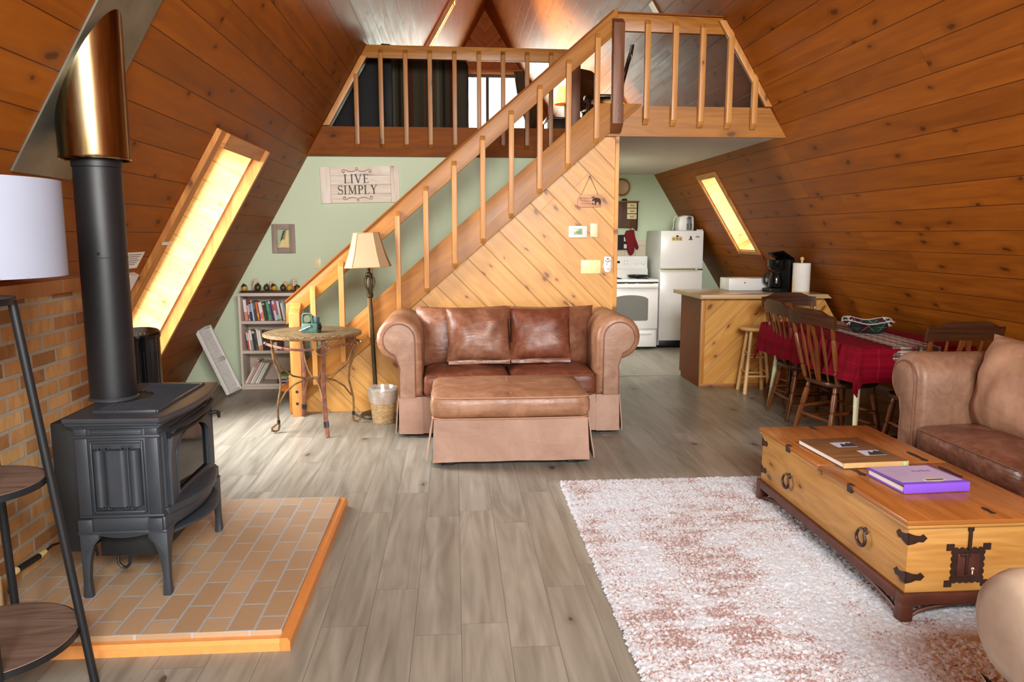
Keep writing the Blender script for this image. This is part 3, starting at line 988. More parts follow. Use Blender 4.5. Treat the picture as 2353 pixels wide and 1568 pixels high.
for sx in (-1, 1):
    for sy in (-1, 1):
        bm = new()
        cx, cy = (XN-.006 if sx < 0 else XF_+.018), (YN-.018 if sy < 0 else YFa+.018)
        prof = [(0, .338), (.085, .338), (.085, .315), (.062, .292), (.045, .25), (.036, .20), (.030, .14), (.034, HZ+.012), (.036, HZ), (0.0, HZ), (-.004, HZ+.012), (.002, .14), (.002, .24)]
        tx = -sx; ty = -sy
        prism(bm, [(cx+tx*a, b) for a, b in prof], cy, cy+ty*.03, 'xz', bev=.003)
        prism(bm, [(cy+ty*a, b) for a, b in prof], cx, cx+tx*.03, 'yz', bev=.003)
        wobj('leg', bm, M['iron'], t, grain='z')

# ---- stove pipe, roof sleeve
ST.location = (-1.3185, SY+.095, HZ); ST.scale = (.86, 1, .968)
PX, PY, PZ = -1.472, 3.33, .804
t = thing('stove_pipe', 'matte black round pipe rising from the stove to the copper-toned sleeve', 'pipe', (PX, PY, PZ))
bm = new(); lathe(bm, [(.092, 0), (.092, .96), (.090, .97), (.096, .972), (.096, 1.0)], 40)
obj('tube', bm, M['pipe_black'], t, grain='z')
bm = new(); lathe(bm, [(.099, -.0005), (.099, .006), (.094, .012)], 40)
obj('base_collar', bm, M['iron'], t)
bm = new(); lathe(bm, [(.0935, .60), (.0935, .604)], 40); cyl(bm, (.02, -.093, .62), (.02, -.096, .62), .006)
obj('seam', bm, M['iron_dark'], t)
t = thing('chimney_sleeve', 'shiny copper-toned pipe sleeve on a grey metal plate in the left slope', 'chimney sleeve', (PX-.005, PY, 1.805))
bm = new()
seg, rs = 48, .134
vs, fs = [], []
for i in range(seg):
    a = 2*PI*i/seg
    x, y = rs*math.cos(a), rs*math.sin(a)
    zt = RZ-(RX-(PX-.005+x))*tL-1.805
    vs += [(x*.985, y*.985, .004), (x, y, 0), (x*1.02, y*1.02, .006), (x, y, .014), (x, y, zt), (x*.97, y*.97, zt), (x*.97, y*.97, .006)]
for i in range(seg):
    j = (i+1) % seg
    for k in range(6):
        fs.append((i*7+k, j*7+k, j*7+k+1, i*7+k+1))
add(bm, vs, fs)
obj('sleeve', bm, M['copper'], t, grain='z')
bm = new()
for i in range(1):
    lathe(bm, [(.097, .012), (.131, .012)], 40, cap=False)
obj('underside_ring', bm, M['iron_dark'], t)
bm = new(); slope_box(bm, -1, 2.02, 3.20, 3.165, 3.625, -.008, 0)
wobj('plate', bm, M['galv'], t, grain='y', smooth=0)

# ---- shelf floor lamp
LX, LY = -1.50, 2.40
t = thing('shelf_floor_lamp', 'black floor lamp with white drum shade and round wooden shelves', 'floor lamp', (LX, LY, 0))
angs = [R(16), R(104), R(196), R(304)]
def legr(z): return .285 - (.285-.145)*z/1.30
for a in angs:
    bm = new()
    p = lambda z: (legr(z)*math.cos(a), legr(z)*math.sin(a), z)
    tube(bm, [p(.0), p(1.30)], .0135, 12)
    tube(bm, [(p(.20)[0]*.93, p(.20)[1]*.93, .20), p(.20)], .005, 6); tube(bm, [(p(.72)[0]*.9, p(.72)[1]*.9, .72), p(.72)], .005, 6)
    obj('leg', bm, M['black_metal'], t, grain='z')
for z, r in ((.205, .250), (.725, .190), (1.302, .150)):
    bm = new(); lathe(bm, [(r-.004, z-.012), (r, z-.010), (r, z+.006), (r-.002, z+.009)], 56)
    s_ = obj('shelf', bm, M['walnut'], t)
    bm = new(); lathe(bm, [(r, z-.013), (r+.004, z-.013), (r+.004, z+.007), (r, z+.007)], 56, cap=False)
    obj('rim', bm, M['black_metal'], s_)
bm = new(); cyl(bm, (0, 0, 1.31), (0, 0, 1.62), .010)
obj('stem', bm, M['black_metal'], t)
bm = new(); lathe(bm, [(.300, 1.375), (.300, 1.665), (.297, 1.665), (.297, 1.375)], 72, cap=False)
lathe(bm, [(.300, 1.375), (.297, 1.375)], 72, cap=False)
obj('lamp_shade', bm, M['shade_white'], t)
bm = new(); tube(bm, [(.297*math.cos(i*PI/24), .297*math.sin(i*PI/24), 1.378) for i in range(48)], .003, 6, closed=True)
for a in angs:
    tube(bm, [(0, 0, 1.62), (.297*math.cos(a), .297*math.sin(a), 1.655)], .002, 6)
obj('shade_frame', bm, M['steel'], t)
# white card at the left edge of the middle shelf
bm = new(); box(bm, -.05, .05, -.004, .004, 0, .09, .001)
tag(obj('upright_card', bm, M['white_plastic'], loc=(LX-.045, LY-.02, .735), rot=(R(-14), 0, R(-30))),
    'white upright card on the middle shelf of the black lamp', 'card')
# pokers / gas wand on the hearth
t = thing('gas_wand', 'black gripped gas wand with brass ferrules lying behind the black lamp', 'hearth tool', (-1.797, 3.185, HZ+.012))
bm = new(); tube(bm, [(-.008, -.09, .062), (.004, .06, .058)], .014, 10)
obj('grip', bm, M['black_satin'], t)
bm = new(); tube(bm, [(.004, .058, .058), (.010, .10, .062)], [.015, .010], 10)
obj('ferrule', bm, cm((222, 198, 136), .3), t)
bm = new(); tube(bm, [(-.010, -.112, .062), (-.008, -.088, .062)], .0155, 10)
obj('ferrule', bm, cm((222, 198, 136), .3), t)
bm = new(); tube(bm, [(.010, .10, .062), (.022, .13, .075), (.05, .17, .075), (.12, .20, .065), (.17, .20, .05), (.18, .20, -.006)], .006, 8)
obj('hose', bm, M['black_satin'], t)
bm = new(); tube(bm, [(-.010, -.112, .062), (-.006, -.135, .045), (-.002, -.15, -.008)], .011, 8)
obj('hose_end', bm, M['black_satin'], t)
bm = new(); lathe(bm, [(.034, 0), (.036, .004), (.036, .145), (.030, .152), (.012, .155)], 28)
tag(obj('tan_canister', bm, M['canister'], loc=(-1.765, 2.86, HZ)), 'tan cylinder standing on the hearth behind the lamp legs', 'canister')

# ---- tower heater behind the pipe
t = thing('tower_heater', 'glossy black oval tower heater behind the stove pipe', 'heater', (-1.765, 4.34, 0))
bm = new()
m = Matrix.Diagonal((1, .82, 1, 1))
lathe(bm, [(.112, .03), (.112, .93), (.116, .945)], 40, 0, m)
obj('body', bm, M['black_gloss'], t, grain='z')
bm = new()
for i in range(15):
    a = R(-150+i*10)
    tube(bm, [(.1125*math.cos(a), .1125*.82*math.sin(a), .15), (.1125*math.cos(a), .1125*.82*math.sin(a), .86)], .002, 4)
obj('front_ribs', bm, M['black_satin'], t)
sh = Matrix.Translation((0, 0, .945)) @ Matrix.Rotation(R(10), 4, 'X')
bm = new(); lathe(bm, [(.117, -.01), (.119, .012), (.112, .022), (.0, .022)], 40, 0, sh @ m)
obj('control_top', bm, M['black_gloss'], t)
bm = new()
for i in range(6):
    cyl(bm, (-.05+.02*i, -.045+.008*(i % 2), .0215), (-.05+.02*i, -.045+.008*(i % 2), .0245), .007, None, 12, 0, sh)
obj('buttons', bm, M['steel'], t)
bm = new(); lathe(bm, [(.15, 0), (.15, .015), (.12, .03)], 40, 0, m)
obj('base', bm, M['black_satin'], t)

# ---- papers on the left slope
def on_slope(side, s, y, d, w_s, w_y, th, name, mat, label, cat, bev=0):
    bm = new(); slope_box(bm, side, s-w_s/2, s+w_s/2, y-w_y/2, y+w_y/2, -d-th, -d)
    return tag(obj(name, bm, mat, grain='y', smooth=0), label, cat)
n_ = on_slope(-1, 1.555, 4.80, .001, .115, .26, .002, 'paper_notice', M['paper'], 'white printed paper notice on the left slope beside the window', 'notice')
bm = new()
for k in range(6):
    slope_box(bm, -1, 1.595-k*.014, 1.598-k*.014, 4.70+.02*(k % 2), 4.90-.02*(k % 3), -.0045, -.0032)
obj('printed_lines', bm, M['ink'], n_)
b_ = on_slope(-1, 1.40, 4.87, .0, .13, .13, .035, 'wall_sensor', M['white_plastic'], 'small white wall unit on the left slope below the paper notice', 'sensor')
bm = new(); slope_box(bm, -1, 1.345, 1.352, 4.83, 4.89, -.0365, -.035)
obj('slot', bm, M['ink'], b_)
on_slope(-1, 1.69, 5.11, .036, .022, .14, .002, 'paper_label', M['paper'], 'thin white paper label taped across the left window casing', 'label')
on_slope(1, 4.28, 7.65, .0, .24, .10, .012, 'wall_plate', M['offwhite'], 'small ivory plate on the right slope above the loft railing', 'plate')
# ------------------------------------------------------------------ staircase and railings
t = thing('staircase', 'fir staircase rising to the right with outside balusters and thick handrail', 'stairs', (-1.34, 6.44, 0))
ang = math.atan(RAKE); ca = math.cos(ang)
def raked(x0, x1, zmid, perp, y0, y1, bev=.003, plumb=True):
    """board along the rake between x0..x1, zmid(x) its centre line"""
    hv = perp/ca/2
    bm = new()
    L = (x1-x0)/ca
    # modelled flat so that the grain runs along it, then tilted
    sh = hv*math.sin(ang) if plumb else 0
    pts = [(-L/2-sh*0, -perp/2), (L/2, -perp/2), (L/2, perp/2), (-L/2, perp/2)]
    if plumb:      # plumb cut ends
        k = perp/2*math.tan(ang)
        pts = [(-L/2-k, -perp/2), (L/2-k, -perp/2), (L/2+k, perp/2), (-L/2+k, perp/2)]
    prism(bm, pts, y0, y1, 'xz', bev=bev)
    xm = (x0+x1)/2
    return bm, Matrix.Translation((xm, 0, zmid(xm))) @ Matrix.Rotation(-ang, 4, 'Y')
def part(name, bm, mat, t, xf=None, **k):
    m = Matrix.Translation(-t.location)
    return obj(name, bm, mat, t, xf=m @ xf if xf is not None else m, **k)
mid = lambda z, th: (lambda x: z(x)-th/2)
_, xf = raked(-1.40, 1.40, mid(strtop, .325), .325*ca, 6.42, 6.462)
_.free()
zt_ = 2.572
bm = new(); prism(bm, [(-1.40, strbot(-1.40)), (-1.40, strtop(-1.40)), ((zt_-1.751)/RAKE+.237, zt_), ((zt_-1.426)/RAKE+.237, zt_)], 6.382, 6.424, 'xz', bev=.002)
bm.transform(xf.inverted())
part('stringer', bm, M['fir'], t, xf)
bm, xf = raked(-1.36, .85, mid(strtop, .325), .325*ca, 7.62, 7.655)
part('stringer', bm, M['fir'], t, xf)
railtop = lambda x: 3.290 + RAKE*(x-1.295)
bm, xf = raked(-1.40, 1.335, mid(railtop, .19), .19*ca, 6.382, 6.424)
part('handrail', bm, M['fir'], t, xf)
bm, xf = raked(-1.405, 1.30, lambda x: railtop(x)+.004, .014, 6.368, 6.438)
part('rail_cap', bm, M['fir_dark'], t, xf)
# treads
for k in range(12):
    z = .205*(k+1); x = (z-.015-1.589)/RAKE + .237
    bm = new(); box(bm, x-.125, x+.125, 6.515, 7.615, z-.035, z, .004)
    part('tread', bm, M['fir_dark'], t, grain='y')
def baluster_bm(zb, zt, w=.042, y1=6.382):
    d = w
    bm = new()
    # front face zb..zt, ends cut at 45 degrees so the back is longer
    prism(bm, [(y1, zb-d), (y1-d, zb), (y1-d, zt), (y1, zt+d)], -w/2, w/2, 'yz', bev=.002)
    return bm
for k in range(11):
    x = -1.171 + .2343*k
    zb = .858 + .871*(x-.022+.49); zt = 1.653 + .868*(x-.022+.49)
    if k == 0: zb = max(zb, .26)
    bm = baluster_bm(zb, zt)
    part('baluster', bm, M['fir_light'], t, Matrix.Translation((x, 0, 0)), grain='z')
bm = new(); prism(bm, [(6.382, 0), (6.295, 0), (6.295, .865), (6.382, .945)], -.044, .044, 'yz', bev=.003)
nw = part('newel_post', bm, M['fir_light'], t, Matrix.Translation((-1.318, 0, 0)), grain='z')
for z in (.11, .21):
    bm = new(); cyl(bm, (-1.318, 6.293, z), (-1.318, 6.298, z), .012); part('bolt', bm, M['black_satin'], t)
bm = new(); prism(bm, [(6.382, 2.335), (6.297, 2.40), (6.297, 3.19), (6.382, 3.24)], -.045, .045, 'yz', bev=.003)
part('upper_post', bm, M['post_dark'], t, Matrix.Translation((1.335, 0, 0)), grain='z')
for z in (2.44, 2.50):
    bm = new(); cyl(bm, (1.345, 6.295, z), (1.345, 6.300, z), .011); part('bolt', bm, M['black_satin'], t)

t = thing('loft_railing', 'fir loft railing over the green wall, on the left behind the staircase', 'railing', (0, 7.70, 2.545), group='loft railings')
bm = new(); prism(bm, [(XL(3.19)+.0, 3.19), (1.21, 3.175), (1.21, 3.30), (XL(3.31)+.0, 3.312)], 7.70, 7.74, 'xz', bev=.003)
part('top_rail', bm, M['fir'], t)
bm = new()
d_ = .045
prism(bm, [(XL(2.55)+.005, 2.55), (XL(2.55)+.07, 2.55), (XL(3.20)+.07, 3.20), (XL(3.20)+.005, 3.20)], 7.66, 7.70, 'xz', bev=.003)
part('end_rail', bm, M['fir_light'], t, grain='z')
xs = [-.954, -.717, -.480, -.246, -.008, .229, .464, .700, .935]
for i, x in enumerate(xs):
    zt = 3.03 if i == 0 else 3.228
    part('baluster', baluster_bm(2.375, zt, y1=7.70), M['fir'], t, Matrix.Translation((x+.022, 0, 0)), grain='z')
bm = new(); box(bm, 1.165, 1.252, 7.70, 7.79, 2.33, 3.25, .003)
part('end_post', bm, M['post_dark'], t, grain='z')

t = thing('loft_railing', 'fir loft railing above the kitchen, from the stair head to the right slope', 'railing', (2.0, 6.40, 2.56), group='loft railings')
bm = new(); prism(bm, [(1.34, 3.15), (XR(3.15)-.0, 3.135), (XR(3.27)-.0, 3.265), (1.34, 3.285)], 6.405, 6.445, 'xz', bev=.003)
part('top_rail', bm, M['fir'], t)
bm = new(); prism(bm, [(1.302, 3.286), (XR(3.27), 3.268), (XR(3.27), 3.28), (1.302, 3.298)], 6.388, 6.458, 'xz', bev=.002)
part('rail_cap', bm, M['fir_dark'], t)
bm = new()
prism(bm, [(XR(2.56)-.062, 2.56), (XR(2.56)-.003, 2.56), (XR(3.24)-.003, 3.24), (XR(3.24)-.062, 3.24)], 6.365, 6.405, 'xz', bev=.003)
part('end_rail', bm, M['fir_light'], t, grain='z')
for x, zb, zt in ((1.565, 2.452, 3.195), (1.797, 2.442, 3.185), (2.027, 2.432, 3.175), (2.262, 2.425, 3.165), (2.480, 2.42, 2.81)):
    part('baluster', baluster_bm(zb, zt, w=.045, y1=6.405), M['fir_light'], t, Matrix.Translation((x+.022, 0, 0)), grain='z')

# ------------------------------------------------------------------ lettering built from strokes
def stroke(bm, pts, w, y0, y1):
    """flat ribbon of width w along pts in xz, between y0 and y1"""
    P = [Vector((a, 0, b)) for a, b in pts]
    n = len(P)
    ws = w if isinstance(w, (list, tuple)) else [w]*n
    l, r = [], []
    for i in range(n):
        d = (P[min(i+1, n-1)]-P[max(i-1, 0)]).normalized()
        q = Vector((-d.z, 0, d.x))*ws[i]/2
        l.append(P[i]+q); r.append(P[i]-q)
    vs = [(p.x, y, p.z) for y in (y0, y1) for p in l+r]
    m = 2*n
    fs = []
    for i in range(n-1):
        fs += [(i, i+1, n+i+1, n+i), (m+i, m+n+i, m+n+i+1, m+i+1), (i, m+i, m+i+1, i+1), (n+i, n+i+1, m+n+i+1, m+n+i)]
    fs += [(0, n, m+n, m), (n-1, m+n-1, m+2*n-1, 2*n-1)]
    add(bm, vs, fs)
def arc(cx, cz, rx, rz, a0, a1, n=14):
    return [(cx+rx*math.cos(R(a0+(a1-a0)*i/n)), cz+rz*math.sin(R(a0+(a1-a0)*i/n))) for i in range(n+1)]
def letter(bm, ch, x, z, h, y0, y1):
    T, th, sf = h*.15, h*.055, h*.17          # thick, thin, serif half-length
    def ser(cx, zz, l=sf, dx=0): stroke(bm, [(x+cx-l, zz), (x+cx+l, zz)], th, y0, y1)
    def st(p, w): stroke(bm, [(x+a*h, z+b*h) for a, b in p], w, y0, y1)
    zb, zt = z+th/2, z+h-th/2
    if ch == 'I':
        st([(.17, 0), (.17, 1)], T); ser(.17*h, zb); ser(.17*h, zt); return .42*h
    if ch == 'L':
        st([(.17, 0), (.17, 1)], T); ser(.17*h, zt); st([(0, .03), (.58, .03)], th); st([(.58, 0), (.60, .2)], th); return .68*h
    if ch == 'V':
        st([(.12, 1), (.42, .02)], T); st([(.42, .02), (.72, 1)], th*1.3); ser(.12*h, zt); ser(.72*h, zt, sf*.8); return .9*h
    if ch == 'E':
        st([(.17, 0), (.17, 1)], T); st([(0, .03), (.58, .03)], th); st([(0, .97), (.55, .97)], th); st([(.17, .52), (.46, .52)], th)
        st([(.58, 0), (.60, .18)], th); st([(.55, .82), (.55, 1)], th); st([(.46, .42), (.46, .62)], th); return .72*h
    if ch == 'M':
        st([(.15, 0), (.17, 1)], th*1.2); st([(.17, 1), (.50, .1)], T); st([(.50, .1), (.82, 1)], th); st([(.84, 0), (.82, 1)], T)
        ser(.15*h, zb, sf*.8); ser(.84*h, zb); ser(.12*h, zt, sf*.6); ser(.87*h, zt, sf*.6); return 1.04*h
    if ch == 'P':
        st([(.17, 0), (.17, 1)], T); ser(.17*h, zb); st([(0, .97), (.3, .97)], th)
        st([(.3, .97)] + arc(.3, .73, .27, .24, 90, -90) + [(.17, .49)], [th]+[th+(T-th)*math.sin(PI*i/14) for i in range(15)]+[th]); return .64*h
    if ch == 'Y':
        st([(.14, 1), (.40, .48)], T); st([(.40, .48), (.68, 1)], th*1.2); st([(.40, 0), (.40, .5)], T)
        ser(.14*h, zt); ser(.68*h, zt, sf*.8); ser(.40*h, zb); return .84*h
    if ch == 'S':
        p = arc(.28, .74, .22, .24, 20, 250, 16) + arc(.28, .26, .25, .25, 75, -165, 16)
        w = [th+(T-th)*(.2+.8*math.exp(-((i-16)/6)**2)) for i in range(len(p))]
        st(p, w); st([(.49, .82), (.5, 1)], th); st([(.04, .2), (.03, 0)], th); return .6*h
    return .5*h
def word(bm, s, cx, z, h, y0, y1, gap=.06):
    tot = 0
    t_ = new()
    for ch in s:
        tot += letter(t_, ch, tot, z, h, y0, y1) + gap*h
    tot -= gap*h
    for v in t_.verts: v.co.x += cx-tot/2
    merge(bm, t_)
    return tot

# ---- LIVE SIMPLY sign
sx, sz, sw_, sh_ = -.928, 1.991, .765, .352
t = thing('wooden_sign', 'whitewashed plank sign lettered LIVE SIMPLY on the green wall', 'sign', (sx, 7.738, sz), rot=(0, R(-1.3), 0))
M['whitewash'] = wood('whitewashed_plank', S(222,202,178), S(246,238,230), knots=.3, rough=.75, ring=.5, kcol=S(178,144,104), ks=.6)
for k in range(4):
    bm = new(); box(bm, -.285, .30, -.012, .010, -sh_/2+k*sh_/4+.0008, -sh_/2+(k+1)*sh_/4-.0008, .0015)
    obj('plank', bm, M['whitewash'], t, smooth=0)
for a, b in ((-sw_/2, -.2865), (.3015, sw_/2)):
    bm = new(); box(bm, a, b, -.013, .010, -sh_/2, sh_/2, .0015)
    obj('end_batten', bm, M['whitewash'], t, grain='z', smooth=0)
bm = new()
word(bm, 'LIVE', -.03, .015, .086, -.0145, -.012)
word(bm, 'SIMPLY', -.022, -.092, .086, -.0145, -.012)
obj('lettering', bm, M['ink'], t, smooth=0)
bm = new()
def swirl(zc, sg):
    for s in (-1, 1):
        pts = [(0, 0)]
        pts = [(s*x, z) for x, z in [(0.0, .012), (.02, .002), (.05, -.006), (.08, -.002), (.11, .012), (.130, .016), (.142, .008), (.143, -.006), (.133, -.014), (.122, -.010), (.120, -.002), (.126, .002)]]
        stroke(bm, [(-.025+a, zc+sg*b) for a, b in pts], [.004, .005, .006, .006, .005, .005, .005, .006, .007, .008, .008, .004], -.0145, -.012)
    stroke(bm, [(-.025+.010*math.cos(i*.524), zc+sg*(.024+.010*math.sin(i*.524))) for i in range(13)], .004, -.0145, -.012)
swirl(.132, 1); swirl(-.128, -1)
obj('scrollwork', bm, M['ink'], t, smooth=0)

# ---- small framed picture
M['greywood'] = wood('weathered_grey_frame', S(132,114,102), S(170,152,138), knots=0, rough=.7)
t = thing('picture_frame', 'small weathered wood picture frame on the green wall above the bookcase', 'picture', (-1.69, 7.735, 1.463))
fw, fh, fb = .222, .284, .052
for nm, a in (('stile', (-fw/2, -fw/2+fb, -fh/2, fh/2)), ('stile', (fw/2-fb, fw/2, -fh/2, fh/2)), ('rail', (-fw/2+fb, fw/2-fb, fh/2-fb, fh/2)), ('rail', (-fw/2+fb, fw/2-fb, -fh/2, -fh/2+fb))):
    bm = new(); box(bm, a[0], a[1], -.014, .012, a[2], a[3], .003); obj('frame_'+nm, bm, M['greywood'], t, grain='z' if nm == 'stile' else 'x')
bm = new(); box(bm, -.07, .07, .0, .004, -.10, .10); obj('mount', bm, cm((170, 186, 150)), t)
bm = new(); prism(bm, [(-.05, -.085), (.045, -.085), (.05, .07), (.03, .08), (-.01, -.01)], -.003, .0, 'xz'); obj('print', bm, cm((232, 204, 140)), t)
bm = new()
for k in range(7):
    stroke(bm, [(-.03+.004*k, -.02+.014*k), (-.012+.005*k, .0+.014*k), (.012+.003*k, -.004+.014*k)], .008, -.005, -.003)
obj('fern_sprig', bm, cm((58, 62, 44)), t)

def plate(name, label, x0, x1, z0, z1, y, mat, cat, nt=0, kind='toggle'):
    t = thing(name, label, cat, ((x0+x1)/2, y, (z0+z1)/2))
    w, h = x1-x0, z1-z0
    bm = new(); box(bm, -w/2, w/2, -.007, .0, -h/2, h/2, .003); obj('cover_plate', bm, mat, t)
    for i in range(nt):
        x = (i-(nt-1)/2)*w/max(nt, 1)*.82
        bm = new(); box(bm, x-.005, x+.005, -.018, -.004, -.012, .008, .002); obj('toggle', bm, mat, t)
        bm = new()
        for zz in (-.028, .028): cyl(bm, (x, -.006, zz), (x, -.0085, zz), .003, None, 8)
        obj('screws', bm, cm((170, 160, 120)), t)
    return t
plate('light_switch', 'single ivory light switch on the green wall by the handrail', -1.398, -1.336, 1.165, 1.265, 7.749, M['offwhite'], 'switch', 1)
plate('light_switch', 'triple ivory switch plate on the pine stair wall', 1.074, 1.243, 1.172, 1.288, 6.464, cm((240, 232, 168), .4), 'switch', 3)
plate('blank_plate', 'blank ivory plate on the pine stair wall beside the thermostat', 1.146, 1.212, 1.482, 1.597, 6.464, M['offwhite'], 'plate')
t = plate('thermostat', 'white thermostat with green display on the pine stair wall', .963, 1.119, 1.476, 1.576, 6.464, M['white_plastic'], 'thermostat')
bm = new(); box(bm, -.078, .078, -.022, -.006, -.05, .05, .004); obj('case', bm, M['white_plastic'], t)
bm = new(); box(bm, -.036, .036, -.0235, -.021, -.024, .026, .001); obj('display', bm, M['green_lcd'], t)
bm = text_mesh('66', .034, .0006); obj('digits', bm, cm((74, 92, 62)), t, xf=Matrix.Translation((.0, -.0245, 0)) @ Matrix.Rotation(R(90), 4, 'X'), smooth=0)
t = thing('fan_remote', 'white fan remote in a holder on the stair wall beside the triple switch', 'remote', (1.300, 6.463, 1.249))
bm = new(); prism(bm, [(-.030, .068), (.030, .068), (.032, .0), (.026, -.056), (.012, -.069), (-.012, -.069), (-.026, -.056), (-.032, 0)], -.024, -.004, 'xz', bev=.005)
obj('case', bm, M['white_plastic'], t)
bm = new(); box(bm, -.034, .034, -.012, .0, -.03, .006, .003); obj('holder', bm, M['white_plastic'], t)
bm = new(); cyl(bm, (0, -.0235, .048), (0, -.0255, .048), .008); obj('button', bm, M['ink'], t)
bm = new(); stroke(bm, arc(0, .045, .022, .022, 200, 340), .006, -.0255, -.0235); obj('dial_marks', bm, M['ink'], t, smooth=0)
bm = new(); box(bm, -.014, -.004, -.0255, -.0235, .0, .008); obj('button', bm, M['ink'], t)
bm = new(); stroke(bm, [(-.008, -.042), (.0, -.036), (.004, -.042), (.012, -.034)], .003, -.0255, -.0235); obj('logo_mark', bm, M['ink'], t, smooth=0)

# ---- moose sign
t = thing('moose_sign', 'little hanging plank sign with a dark moose on the pine stair wall', 'sign', (1.14, 6.455, 1.784))
bm = new(); prism(bm, [(-.100, -.048), (-.04, -.052), (.05, -.050), (.098, -.048), (.102, .0), (.096, .05), (.0, .052), (-.085, .050), (-.103, .02)], -.012, .004, 'xz', bev=.002)
obj('board', bm, M['moose_board'], t)
bm = new()
for s in (-1, 1):
    tube(bm, [(s*.072, -.004, .05), (.0, -.003, .208)], .0015, 5)
obj('hanging_wire', bm, cm((80, 66, 50)), t)
bm = new(); cyl(bm, (0, .006, .208), (0, -.012, .208), .003); obj('nail', bm, M['black_metal'], t)
bm = new()
body = [(.018, .012), (.028, .016), (.034, .026), (.05, .028), (.07, .024), (.088, .018), (.093, .0), (.092, -.036), (.086, -.036), (.084, -.012), (.080, -.036), (.075, -.036),
        (.073, -.010), (.056, -.010), (.054, -.036), (.049, -.036), (.047, -.012), (.045, -.036), (.040, -.036), (.040, -.004), (.034, .004), (.028, -.002), (.022, -.008), (.019, .0)]
prism(bm, body, -.0135, -.0118, 'xz')
prism(bm, [(.020, .020), (.012, .026), (.016, .036), (.024, .030), (.030, .038), (.038, .040), (.036, .030), (.030, .024)], -.0135, -.0118, 'xz')
obj('moose_silhouette', bm, M['moose'], t, smooth=0)
bm = new(); stroke(bm, [(-.06, .022), (.008, .022)], .0025, -.0135, -.0118); stroke(bm, [(-.078, -.022), (.008, -.022)], .0025, -.0135, -.0118)
for dx in (-.084, -.076): prism(bm, [(dx-.003, .016), (dx+.003, .016), (dx, .030)], -.0135, -.0118, 'xz')
prism(bm, [(.012, -.028), (.022, -.018), (.036, -.026), (.034, -.031)], -.0135, -.0118, 'xz')
obj('painted_rules', bm, M['moose'], t, smooth=0)
bm = text_mesh('Welcome', .024, .0006); obj('lettering', bm, cm((150, 104, 76)), t, xf=Matrix.Translation((-.036, -.0128, 0)) @ Matrix.Rotation(R(90), 4, 'X'), smooth=0)

# ------------------------------------------------------------------ bookcase, books, ornaments
BX0, BX1, BY0, BY1 = -2.09, -1.47, 7.47, 7.735
t = thing('bookcase', 'low pale laminate bookcase of three shelves against the green wall', 'bookcase', ((BX0+BX1)/2, BY0, 0))
for a in ((BX0, BX0+.022), (BX1-.022, BX1)):
    bm = new(); box(bm, a[0], a[1], BY0, BY1, 0, .915, .001); wobj('side_panel', bm, M['cream_case'], t, grain='z')
bm = new(); box(bm, BX0-.008, BX1+.008, BY0-.012, BY1, .915, .945, .003); wobj('top', bm, M['cream_case'], t)
for z in (.052, .382, .672):
    bm = new(); box(bm, BX0+.022, BX1-.022, BY0+.004, BY1-.008, z-.028, z, .001); wobj('shelf', bm, M['cream_case'], t)
bm = new(); box(bm, BX0+.022, BX1-.022, BY1-.008, BY1, .03, .915); wobj('back_panel', bm, M['cream_back'], t)
bm = new(); box(bm, BX0+.022, BX1-.022, BY0+.02, BY0+.034, 0, .025); wobj('kick_board', bm, M['cream_case'], t)

def book(loc, w, h, d, c, band=None, tilt=0.0, lay=False, label='', group=None, bpos=(.6, .95), name='book'):
    """spine faces -y; loc is the lower left front corner"""
    t_ = thing(name, label, 'book', loc, 0, group, rot=(0, R(tilt), 0))
    b = new()
    cv = .0016
    if lay:
        W, H = h, w      # lying flat: spine toward the room, long side along x
        box(b, 0, W, 0, d, 0, cv); box(b, 0, W, 0, d, H-cv, H); box(b, 0, W, 0, cv, cv, H-cv)
    else:
        box(b, 0, cv, 0, d, 0, h); box(b, w-cv, w, 0, d, 0, h)
        box(b, cv, w-cv, -.0015, cv, 0, h)
    obj('cover', b, cm(c), t_, grain='z', smooth=0)
    b = new()
    if lay:
        box(b, .004, W-.004, cv, d-.004, cv, H-cv)
    else:
        box(b, cv, w-cv, cv, d-.004, .003, h-.004)
    obj('pages', b, M['page'], t_, smooth=0)
    if band:
        b = new()
        if lay: box(b, W*bpos[0], W*bpos[1], -.001, .0, cv, H-cv)
        else: box(b, .0006, w-.0006, -.0022, -.0014, h*bpos[0], h*bpos[1])
        obj('spine_band', b, cm(band), t_, smooth=0)
    return t_
